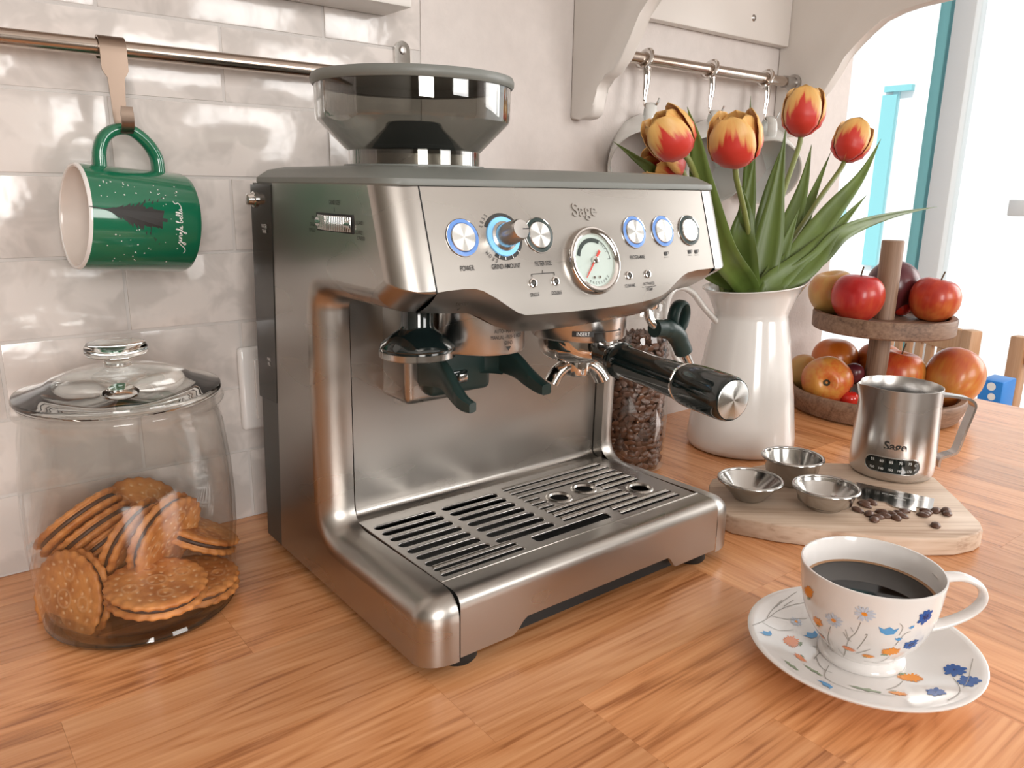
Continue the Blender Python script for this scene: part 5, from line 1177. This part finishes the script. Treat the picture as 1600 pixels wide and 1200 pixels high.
for px, py, k, sc, tn in ((1264, 920, 'orange', 1.0, 0.5), (1303, 966, 'daisy', 1.0, 0.3), (1351, 957, 'daisy', 1.0, -0.2), (1388, 982, 'bell', 1.0, 0), (1447, 960, 'corn', 1.0, 0), (1425, 1003, 'corn', 0.9, 0), (1392, 1017, 'orange', 1.0, 0), (1357, 1023, 'orange', 0.55, 0), (1326, 1011, 'apricot', 0.6, 0), (1277, 968, 'orange', 0.8, 0.4), (1405, 993, 'bell', 0.4, 0), (1424, 979, 'bell', 0.35, 0.4), (1284, 993, 'apricot', 0.5, 0)):
    q = cupuv(px, py)
    if q: flower(cp, cupS, q[0], q[1], k, sc*1.3, tn)
def seg_print(parent, uvf, S, pix, wd=0.0004, m='stem_grey'):
    pts = [uvf(*p) for p in pix]; pts = [p for p in pts if p]
    if len(pts) < 2: return
    a0, s0 = pts[0]; r0 = S(0, s0)[0]; fn = place(S, a0, s0)
    stroke_decal([[((((a-a0+PI) % (2*PI))-PI)*S(0, s)[0], s-s0) for a, s in pts]], wd, fn, M[m], parent, 'stem_print')
for pix in ([(1346, 967), (1338, 985), (1326, 1000), (1318, 1025)], [(1298, 976), (1293, 995), (1300, 1015), (1316, 1026)], [(1326, 1000), (1318, 985)], [(1340, 1010), (1355, 992), (1352, 990)], [(1392, 1022), (1375, 1033), (1350, 1032)], [(1405, 990), (1412, 975), (1406, 973)], [(1398, 1008), (1412, 990), (1424, 980)], [(1334, 986), (1330, 975)], [(1338, 1018), (1360, 1012)], [(1362, 1034), (1385, 1036), (1400, 1030)], [(1310, 1012), (1318, 1022), (1322, 1014)], [(1330, 1000), (1325, 992), (1322, 978)]):
    seg_print(cp, cupuv, cupS, pix)
for px, py, k, sc, tn in ((1244, 972, 'daisy', 0.8, 0), (1268, 992, 'bell', 1.1, 0.3), (1198, 990, 'bell', 0.9, 0.9), (1236, 1003, 'apricot', 1.3, 0.4), (1250, 1028, 'apricot', 0.8, 0), (1290, 1070, 'bell', 1.0, 0.5), (1424, 1060, 'orange', 1.2, 0.6), (1403, 1084, 'orange', 0.8, 0.4), (1491, 1047, 'corn', 1.3, 0), (1513, 1065, 'corn', 1.3, 0), (1462, 1082, 'corn', 1.1, 0)):
    q = sauuv(px, py)
    if q: flower(sa, sauS, q[0], q[1], k, sc*1.3, tn)
for pix in ([(1175, 978), (1198, 968), (1225, 950), (1258, 942)], [(1198, 968), (1210, 950), (1222, 938)], [(1205, 963), (1230, 968), (1260, 967)], [(1190, 972), (1215, 985), (1240, 985)], [(1212, 950), (1230, 935), (1245, 925)], [(1225, 948), (1240, 938)], [(1520, 1030), (1516, 1048), (1505, 1075)], [(1490, 1060), (1500, 1080), (1480, 1095)], [(1295, 1040), (1290, 1060), (1330, 1078)], [(1330, 1078), (1370, 1085), (1400, 1088)], [(1270, 1010), (1285, 1015), (1272, 1030)], [(1275, 1025), (1285, 1045), (1300, 1052)], [(1410, 1065), (1385, 1078)]):
    seg_print(sa, sauuv, sauS, pix, 0.0005)
for px, py, sc, tn in ((1352, 1078, 1.2, 0.2), (1270, 1048, 0.9, 0.2), (1236, 1040, 0.8, 0.4)):
    q = sauuv(px, py)
    if q:
        fn0 = place(sauS, *q); decal('leaf_print', [[(a*sc, b_*sc) for a, b_ in ((-0.008, 0.0), (-0.004, 0.0016), (-0.002, 0.0008), (0.001, 0.0028), (0.003, 0.001), (0.007, 0.002), (0.008, -0.0004), (0.004, -0.0012), (0.002, -0.003), (-0.001, -0.0012), (-0.004, -0.0018))]], fn0, M['leaf_grey'], sa)
# ================================================================== ENAMEL JUG
JG = Vector((0.5637, 0.1876, 0.0))
jg = thing('enamel_jug', 'tall white enamel jug used as a vase for tulips', 'jug', JG)
JSP = math.atan2(-0.619, 0.785)+0.15
def jf(t, h):
    s = max(0.0, 1-abs(((t-JSP+PI) % (2*PI))-PI)/0.75); return 1+0.26*(s*s)*max(0, (h-0.172)/0.032)**1.3
jp = [(0, 0.0), (0.0590, 0.0), (0.0645, 0.0022), (0.0666, 0.0085), (0.0660, 0.0200), (0.0600, 0.0700), (0.0510, 0.1300), (0.0448, 0.1650), (0.0440, 0.1690), (0.0455, 0.1740), (0.0525, 0.1920), (0.0585, 0.2030), (0.0605, 0.2040), (0.0605, 0.2056), (0.0580, 0.2052), (0.0510, 0.1920), (0.0435, 0.1730), (0.0430, 0.1650), (0.0500, 0.1200)]
v, f = V_lathe(jp, JG, seg=80, fn=jf)
v = [Vector((p.x, p.y, p.z+max(0, (p.z-0.165)/0.04)*0.006*((p.x-JG.x)*math.cos(JSP)+(p.y-JG.y)*math.sin(JSP))/0.06)) for p in v]
mk('jug_body', v, f, M['enamel'], jg, sharp=60)
hj = Vector((-math.cos(JSP), -math.sin(JSP), 0))
def jq(r, z): return JG+hj*r+Vector((0, 0, z))
tube('handle', spline([jq(0.044, 0.160), jq(0.062, 0.178), jq(0.078, 0.196), (jq(0.094, 0.202)), jq(0.106, 0.194), jq(0.110, 0.170), jq(0.104, 0.140), jq(0.088, 0.108), jq(0.064, 0.088), jq(0.056, 0.085)], 6), 0.0062, M['enamel'], jg, 14, ell=(1.2, 0.6), up=hj)

# ================================================================== TULIPS
def petal_mat():
    m, n, l, b = nt('tulip_petal')
    uv = n.new('ShaderNodeUVMap'); uv.uv_map = 'UVMap'; sp = n.new('ShaderNodeSeparateXYZ'); l.new(uv.outputs[0], sp.inputs[0])
    tc = n.new('ShaderNodeTexCoord'); oi = n.new('ShaderNodeObjectInfo')
    mp = n.new('ShaderNodeMapping'); mp.inputs['Scale'].default_value = (11, 1.1, 1); l.new(uv.outputs[0], mp.inputs[0])
    ad = n.new('ShaderNodeVectorMath'); ad.operation = 'ADD'; l.new(mp.outputs[0], ad.inputs[0])
    cb = n.new('ShaderNodeCombineXYZ'); ml = n.new('ShaderNodeMath'); ml.operation = 'MULTIPLY'; ml.inputs[1].default_value = 40; l.new(oi.outputs['Random'], ml.inputs[0]); l.new(ml.outputs[0], cb.inputs[2]); l.new(cb.outputs[0], ad.inputs[1])
    t = n.new('ShaderNodeTexNoise'); t.inputs['Scale'].default_value = 1.0; t.inputs['Detail'].default_value = 3; l.new(ad.outputs[0], t.inputs['Vector'])
    # distance from the midrib, widening flame towards the base
    ab = n.new('ShaderNodeMath'); ab.operation = 'SUBTRACT'; ab.inputs[1].default_value = 0.5; l.new(sp.outputs[0], ab.inputs[0])
    a2 = n.new('ShaderNodeMath'); a2.operation = 'ABSOLUTE'; l.new(ab.outputs[0], a2.inputs[0])
    h = n.new('ShaderNodeMath'); h.operation = 'MULTIPLY_ADD'; h.inputs[1].default_value = 0.95; l.new(a2.outputs[0], h.inputs[0]); l.new(sp.outputs[1], h.inputs[2])
    s = n.new('ShaderNodeMath'); s.operation = 'MULTIPLY_ADD'; s.inputs[1].default_value = 0.60; l.new(t.outputs[0], s.inputs[0]); l.new(h.outputs[0], s.inputs[2])
    rp = n.new('ShaderNodeValToRGB'); e = rp.color_ramp.elements; e[0].position = 0.21; e[0].color = (0.62, 0.42, 0.16, 1); e[1].position = 1.22 if False else 1.0; e[1].color = (0.80, 0.47, 0.15, 1)
    for pos, c in ((0.27, (0.55, 0.035, 0.020)), (0.74, (0.60, 0.035, 0.022)), (0.86, (0.78, 0.40, 0.12))): k = e.new(pos); k.color = c4(c)
    s2 = n.new('ShaderNodeMath'); s2.operation = 'MULTIPLY'; s2.inputs[1].default_value = 0.75; l.new(s.outputs[0], s2.inputs[0]); l.new(s2.outputs[0], rp.inputs[0]); l.new(rp.outputs[0], b.inputs['Base Color'])
    b.inputs['Roughness'].default_value = 0.42; b.inputs['Sheen Weight'].default_value = 0.1
    bp = n.new('ShaderNodeBump'); bp.inputs['Strength'].default_value = 0.15; bp.inputs['Distance'].default_value = 0.001; l.new(t.outputs[0], bp.inputs['Height']); l.new(bp.outputs[0], b.inputs['Normal'])
    return m
M['tulip'] = petal_mat()
M['leaf'] = mat('tulip_leaf', (0.098, 0.150, 0.028), 0.42, var=0.35, vscale=18, stretch=(1, 1, 0.25)); M['stalk'] = mat('tulip_stalk', (0.20, 0.23, 0.065), 0.45)
def petal_obj(parent, base, ax, ang, Lp, Wp, curl, open_, side0):
    """one cupped petal: rises along ax, set around it at angle ang"""
    a, u, v_ = frame(ax); out = u*math.cos(ang)+v_*math.sin(ang); tan = a.cross(out); v, f, uvs = [], [], []; NL, NW = 14, 8
    for i in range(NL+1):
        s = i/NL; hgt = Lp*(s-0.03*s*s)
        kn_ = [(0, 0.16), (0.08, 0.55), (0.22, 0.88), (0.42, 1.0), (0.65, 0.97), (0.85, 0.82), (1.0, 0.62)]
        for (sa_, ra_), (sb_, rb_) in zip(kn_[:-1], kn_[1:]):
            if sa_ <= s <= sb_: k = (s-sa_)/(sb_-sa_); k = k*k*(3-2*k); rad = Wp*(ra_+(rb_-ra_)*k)
        rad += open_*Lp*max(0, s-0.25)**2
        half = 0.98*(1.0 if s < 0.5 else math.sqrt(max(0.0, 1-((s-0.5)/0.5)**2.4)))+0.02
        for j in range(NW+1):
            k = (j/NW-0.5)*2; th = k*half; rr = rad*(1+0.07*side0)
            p = base+a*(hgt+0.0*k)+out*(rr*math.cos(th*0.94))+tan*(rr*math.sin(th))
            p = p+out*0.0008*math.sin(k*3+s*5); v.append(p); uvs.append((j/NW, s))
    for i in range(NL):
        for j in range(NW): b0 = i*(NW+1)+j; f.append([b0, b0+1, b0+NW+2, b0+NW+1])
    o = mk('petal', v, f, M['tulip'], parent, sharp=None)
    me = o.data; lay = me.uv_layers.new(name='UVMap')
    for lp in me.loops: lay.data[lp.index].uv = uvs[lp.vertex_index]
    md = o.modifiers.new('thickness', 'SOLIDIFY'); md.thickness = 0.0006; md.offset = 0
    return o
def leaf_obj(parent, pts, wmax, face, fold=0.35, taper=0.75):
    path = spline(pts, 6); n = len(path); v, f = [], []
    for i, p in enumerate(path):
        s = i/(n-1); d = (path[min(i+1, n-1)]-path[max(i-1, 0)]).normalized(); sd = d.cross(face).normalized(); nn = sd.cross(d).normalized()
        w_ = 1.12*wmax*max(0.02, (0.20+0.80*math.sin(PI*min(1.0, 0.05+s*0.85)))*(1-max(0, (s-0.55)/0.45)**1.5))
        for k in (-1, -0.5, 0, 0.5, 1): v.append(p+sd*(k*w_/2)+nn*(abs(k)*w_*fold*0.5))
    for i in range(n-1):
        for k in range(4): b0 = i*5+k; f.append([b0, b0+1, b0+6, b0+5])
    o = mk('leaf', v, f, M['leaf'], parent, sharp=None); md = o.modifiers.new('thickness', 'SOLIDIFY'); md.thickness = 0.0009; return o
root = JG+Vector((0, 0, 0.05))
mouth = JG+Vector((0, 0, 0.198))
def tulip(label, bpx, tpx, y, y2, Lp, Wp, open_, leaves, mo_=(0, 0)):
    base = P(*bpx, 'y', y); tip = P(*tpx, 'y', y2); ax = (tip-base).normalized()
    t = thing('tulip', label, 'tulip', base, 'tulips in the enamel jug')
    m_ = mouth+Vector((mo_[0], mo_[1], 0)); foot = root+Vector((mo_[0]*0.3, mo_[1]*0.3, 0))
    st = spline([foot, m_, (m_*0.45+base*0.55)+Vector((0, 0, 0.006)), base-ax*0.012, base+ax*0.003], 6); n = len(st)
    tube('stem', st, [0.0032]*(n-2)+[0.0036, 0.0040], M['stalk'], t, 10)
    for k in range(3): petal_obj(t, base, ax, 2*PI*k/3+0.5, Lp*0.96, Wp*0.90, 1, open_*0.5, 0)
    for k in range(3): petal_obj(t, base, ax, 2*PI*k/3+0.5+PI/3, Lp, Wp, 1, open_, 1)
    for lf in leaves:
        pts, wpx, yy, yt = lf; q = [P(px, py, 'y', yy+(yt-yy)*i/(len(pts)-1)) for i, (px, py) in enumerate(pts)]
        e0 = q[0]-JG; e0.z = 0; e0 = e0*min(1, 0.024/max(e0.length, 1e-4)); q[0] = JG+e0+Vector((0, 0, 0.203)); q = [JG+e0*0.6+Vector((0, 0, 0.15)), JG+e0*0.85+Vector((0, 0, 0.178))]+q
        fc = (CAM-q[len(q)//2]).normalized(); sc = (q[len(q)//2]-CAM).dot(Vector((XC.z, YC.z, ZC.z)))/FPX
        leaf_obj(t, q, wpx*sc, fc+Vector((random.uniform(-.25, .25), 0, random.uniform(-.2, .2))))
    return t
random.seed(21)
tulip('red and yellow tulip leaning left above the machine corner', (1070, 244), (1030, 188), 0.160, 0.172, 0.054, 0.0225, 0.06,
      [([(1150, 452), (1128, 390), (1098, 290), (1088, 220), (1074, 167)], 39, 0.165, 0.150), ([(1120, 452), (1105, 420), (1080, 370), (1030, 280), (990, 245), (958, 221)], 26, 0.20, 0.26)], (-0.030, 0.0))
tulip('half hidden red and yellow tulip peeping low behind the machine top', (1058, 266), (1000, 240), 0.235, 0.235, 0.050, 0.0210, 0.04,
      [([(1125, 455), (1140, 420), (1128, 370), (1100, 325)], 40, 0.205, 0.215), ([(1150, 448), (1158, 380), (1163, 330), (1158, 290)], 40, 0.175, 0.165)], (-0.034, 0.020))
tulip('wide open yellow and red tulip at the front middle of the bunch', (1150, 262), (1146, 172), 0.150, 0.145, 0.060, 0.0260, 0.03,
      [([(1165, 450), (1160, 380), (1172, 300), (1180, 240)], 34, 0.205, 0.215), ([(1175, 450), (1168, 360), (1170, 240), (1173, 150)], 22, 0.23, 0.235)], (-0.010, -0.012))
tulip('tallest tulip with yellow top and red flames', (1250, 214), (1261, 130), 0.190, 0.190, 0.060, 0.0235, 0.0,
      [([(1185, 452), (1200, 380), (1214, 300), (1228, 200)], 42, 0.180, 0.180), ([(1195, 452), (1222, 380), (1252, 300), (1268, 226)], 36, 0.20, 0.215), ([(1180, 452), (1190, 370), (1205, 290), (1222, 228)], 30, 0.225, 0.24)], (0.006, 0.0))
tulip('rightmost tulip tilting to the window, red with yellow edges', (1318, 252), (1348, 178), 0.195, 0.190, 0.056, 0.0225, 0.06,
      [([(1210, 450), (1250, 395), (1300, 330), (1345, 275), (1376, 218)], 34, 0.160, 0.165), ([(1205, 452), (1238, 390), (1268, 310), (1298, 238)], 26, 0.205, 0.215), ([(1220, 450), (1262, 410), (1300, 365), (1353, 306)], 40, 0.150, 0.150),
       ([(1230, 448), (1275, 405), (1320, 362), (1390, 337), (1464, 323)], 26, 0.150, 0.135), ([(1195, 452), (1212, 420), (1232, 370), (1249, 324)], 26, 0.17, 0.17)], (0.018, -0.006))

# ================================================================== TWO TIER FRUIT STAND
FS = Vector((0.8689, 0.1728, 0.0))
fs = thing('fruit_stand', 'two tier round wooden fruit stand with a central post', 'fruit stand', FS)
lathe('lower_tray', [(0, 0.0005), (0.105, 0.0005), (0.116, 0.003), (0.1235, 0.020), (0.1240, 0.0300), (0.1220, 0.0330), (0.1150, 0.0330), (0.1120, 0.0300), (0.1080, 0.0130), (0, 0.0120)], M['wood_stand'], fs, FS, seg=80)
lathe('upper_tray', [(0, 0.1215), (0.0945, 0.1215), (0.0965, 0.1235), (0.0970, 0.1440), (0.0955, 0.1460), (0.0880, 0.1460), (0.0860, 0.1440), (0.0850, 0.1385), (0, 0.1380)], M['wood_stand'], fs, FS, seg=80)
lathe('post', [(0, 0.012), (0.0150, 0.012), (0.0150, 0.2490), (0.0140, 0.2505), (0, 0.2505)], M['wood_post'], fs, FS, seg=32)
# ---- fruit
def fruit_mat(name, c1, c2, c3, lo=0.35, hi=0.65, rough=0.3):
    m, n, l, b = nt(name); tc = n.new('ShaderNodeTexCoord')
    t = n.new('ShaderNodeTexNoise'); t.inputs['Scale'].default_value = 13; t.inputs['Detail'].default_value = 3; l.new(tc.outputs['Object'], t.inputs['Vector'])
    mp = n.new('ShaderNodeMapping'); mp.inputs['Scale'].default_value = (60, 60, 8); l.new(tc.outputs['Object'], mp.inputs[0]); t2 = n.new('ShaderNodeTexNoise'); t2.inputs['Scale'].default_value = 3; l.new(mp.outputs[0], t2.inputs['Vector'])
    ad = n.new('ShaderNodeMath'); ad.operation = 'MULTIPLY_ADD'; ad.inputs[1].default_value = 0.3; l.new(t2.outputs[0], ad.inputs[0]); l.new(t.outputs[0], ad.inputs[2])
    rp = n.new('ShaderNodeValToRGB'); e = rp.color_ramp.elements; e[0].position = lo+0.12; e[0].color = c4(c1); e[1].position = hi+0.18; e[1].color = c4(c3); k = e.new((lo+hi)/2+0.15); k.color = c4(c2)
    l.new(ad.outputs[0], rp.inputs[0]); l.new(rp.outputs[0], b.inputs['Base Color']); b.inputs['Roughness'].default_value = rough; b.inputs['Coat Weight'].default_value = 0.08
    return m
FM_ = {'red': fruit_mat('apple_red', (0.36, 0.010, 0.012), (0.47, 0.018, 0.018), (0.56, 0.07, 0.03)), 'redorange': fruit_mat('apple_red_orange', (0.36, 0.018, 0.014), (0.50, 0.05, 0.02), (0.62, 0.17, 0.04)),
       'yellow': fruit_mat('apple_yellow', (0.52, 0.20, 0.06), (0.52, 0.29, 0.08), (0.48, 0.32, 0.10)), 'blush': fruit_mat('apple_blush', (0.46, 0.030, 0.016), (0.56, 0.12, 0.025), (0.60, 0.27, 0.05), 0.38, 0.62),
       'orange': fruit_mat('orange_skin', (0.56, 0.12, 0.012), (0.60, 0.155, 0.018), (0.62, 0.20, 0.03)), 'dark': fruit_mat('plum_dark', (0.060, 0.008, 0.014), (0.090, 0.012, 0.018), (0.13, 0.025, 0.025)),
       'mango': fruit_mat('mango_skin', (0.46, 0.080, 0.035), (0.54, 0.145, 0.035), (0.58, 0.26, 0.05)), 'tomato': fruit_mat('tomato_skin', (0.46, 0.012, 0.008), (0.52, 0.02, 0.012), (0.58, 0.04, 0.02), rough=0.15)}
M['stemwood'] = mat('fruit_stem', (0.09, 0.05, 0.02), 0.7); M['calyx'] = mat('fruit_calyx', (0.05, 0.035, 0.015), 0.8)
def apple(name, label, cat, pos, r, m, up=(0, 0, 1), flat=1.0, dimple=1.0, stem=True, group='fruit on the wooden stand', spin=0.0):
    o = thing(name, label, cat, pos, group); a, u, v_ = frame(up); o.rotation_euler = (Matrix((u, v_, a)).transposed() @ Matrix.Rotation(spin, 3, 'Z')).to_euler(); pr = []
    N = 22
    for i in range(N+1):
        t = PI*i/N; rr = r*math.sin(t)**0.92*(1.0-0.09*math.cos(t)); z = -r*flat*math.cos(t)
        q = math.sin(t); z += dimple*r*(-0.30*max(0, math.cos(PI-t))*math.exp(-(q/0.30)**2)+0.22*max(0, math.cos(t))*math.exp(-(q/0.26)**2))
        pr.append((rr if 0 < i < N else 0, z))
    lathe('skin', pr, m, o, seg=36, world=False, fn=lambda t, h: 1+0.018*math.cos(5*t)*(0.4 if h > 0 else 1))
    top = r*flat-dimple*0.30*r
    if stem: tube('stem', spline([(0, 0, top-0.002), (0.0005, 0, top+r*0.22), (r*0.10, 0, top+r*0.52)], 4), 0.0011, M['stemwood'], o, 7, world=False)
    if dimple: lathe('calyx', [(0, -r*flat+0.22*r+0.0002), (r*0.10, -r*flat+0.20*r-0.0006), (r*0.14, -r*flat+0.16*r)], M['calyx'], o, seg=8, world=False)
    return o
apple('apple', 'shiny red apple with green stem at the front of the upper tray', 'apple', (0.8212, 0.1904, 0.1700), 0.0360, FM_['red'], (0.05, -0.02, 1))
apple('apple', 'yellow green apple behind the red one on the upper tray', 'apple', (0.8416, 0.2400, 0.1700), 0.0345, FM_['yellow'], (-0.2, 0.1, 1), stem=False)
apple('apple', 'red apple with dark stem at the right of the upper tray', 'apple', (0.9122, 0.1239, 0.1680), 0.0340, FM_['redorange'], (0.12, -0.15, 1))
dk = P(1396, 438, 'x', 0.918); apple('plum', 'large dark purple plum behind the post on the upper tray', 'plum', (dk.x, dk.y, 0.1385+0.0375*1.06), 0.0375, FM_['dark'], (0.1, 0, 1), 1.08, 0.0, False)
tp = P(1409, 477, 'x', 0.915); apple('cherry_tomato', 'small red cherry tomato between post and apple on the upper tray', 'tomato', (tp.x, tp.y, 0.1505), 0.0130, FM_['tomato'], (0, 0, 1), 0.95, 0.4)
q = P(1255, 583, 'x', 0.832); apple('apple', 'dull yellow apple at the left edge of the lower tray', 'apple', q, 0.0285, FM_['yellow'], (0.75, -0.5, 0.55))
q = P(1292, 595, 'x', 0.7974); apple('apple', 'yellow and orange apple showing its calyx at the front of the lower tray', 'apple', q, 0.0360, FM_['blush'], -(CAM-q).normalized()+Vector((0.0, 0.0, 0.1)), 0.95)
q = P(1304, 562, 'x', 0.895); apple('orange', 'orange piled at the back left of the lower tray', 'orange', q, 0.0350, FM_['orange'], (0, 0, 1), 0.97, 0.15, False)
q = P(1373, 568, 'x', 0.940); apple('orange', 'orange half hidden behind the post of the lower tray', 'orange', q, 0.0345, FM_['orange'], (0.3, 0, 1), 0.97, 0.15, False)
q = P(1334, 583, 'x', 0.850); apple('plum', 'small dark plum tucked behind the front apple on the lower tray', 'plum', q, 0.0150, FM_['dark'], (0, 0, 1), 1.0, 0.0, False)
apple('cherry_tomato', 'small red cherry tomato beside the milk pitcher on the lower tray', 'tomato', (0.8038, 0.1743, 0.0250), 0.0135, FM_['tomato'], (0, 0, 1), 0.95, 0.4)
apple('apple', 'red and yellow apple behind the pitcher rim on the lower tray', 'apple', (0.9100, 0.1620, 0.0500), 0.0400, FM_['blush'], (0.1, -0.1, 1))
apple('mango', 'big orange mango at the right of the lower tray', 'mango', (0.9480, 0.0960, 0.0530), 0.0400, FM_['mango'], (0.55, -0.1, 0.8), 1.14, 0.25, False)

# ================================================================== DINING CORNER
def chair(name, label, loc, rz):
    t = thing(name, label, 'chair', loc, 'beech dining chairs', (0, 0, rz)); m = M['wood_chair']
    def bx(nm, *a, bev=0.004): return box(nm, *a, m, t, bev, world=False)
    for x in (-0.20, 0.17): bx('leg', x, x+0.035, -0.20, -0.165, 0, 0.44)
    for x in (-0.20, 0.165): bx('back_post', x, x+0.038, 0.17, 0.205, 0, 0.86)
    bx('seat', -0.21, 0.21, -0.21, 0.20, 0.44, 0.465); bx('top_rail', -0.165, 0.168, 0.178, 0.200, 0.79, 0.855); bx('low_rail', -0.165, 0.168, 0.180, 0.198, 0.54, 0.58)
    for i in range(6): x = -0.135+i*0.048; bx('slat', x, x+0.026, 0.183, 0.195, 0.58, 0.79, bev=0.002)
    bx('apron', -0.165, 0.17, -0.195, -0.175, 0.37, 0.44)
    return t
chair('dining_chair', 'beech dining chair at the right edge beyond the worktop', (1.81, 0.215, -0.9), math.radians(-98))
chair('dining_chair', 'slatted beech dining chair seen beneath the upper fruit tray', (2.263, 0.546, -0.9), math.radians(60))
tb = thing('dining_table', 'small beech dining table hidden below the worktop edge', 'table', (1.40, 0.50, -0.9))
box('table_top', 1.22, 1.58, 0.22, 0.82, -0.19, -0.165, M['wood_chair'], tb, 0.004)
for x in (1.24, 1.52):
    for y in (0.25, 0.75): box('leg', x, x+0.04, y, y+0.04, -0.9, -0.19, M['wood_chair'], tb, 0.003)
bq = P(1546, 610, 'x', 1.48)
bb = thing('carton_box', 'bright blue carton with round white spots on the dining table', 'box', (bq.x, bq.y, -0.165))
zt = P(1546, 594, 'x', 1.48).z; ya, yb = P(1528, 610, 'x', 1.48).y, P(1566, 610, 'x', 1.48).y
M['carton'] = mat('blue_carton', (0.01, 0.20, 0.62), 0.4)
box('carton', 1.48, 1.55, yb, ya, -0.165, zt, M['carton'], bb, 0.003)
for py, r in ((604, 0.0085), (620, 0.0075)):
    q = P(1549, py, 'x', 1.4795); lathe('spot_print', [(0, 0.0004), (r, 0.0003)], M['ink_white'], bb, q, (-1, 0, 0), 20)
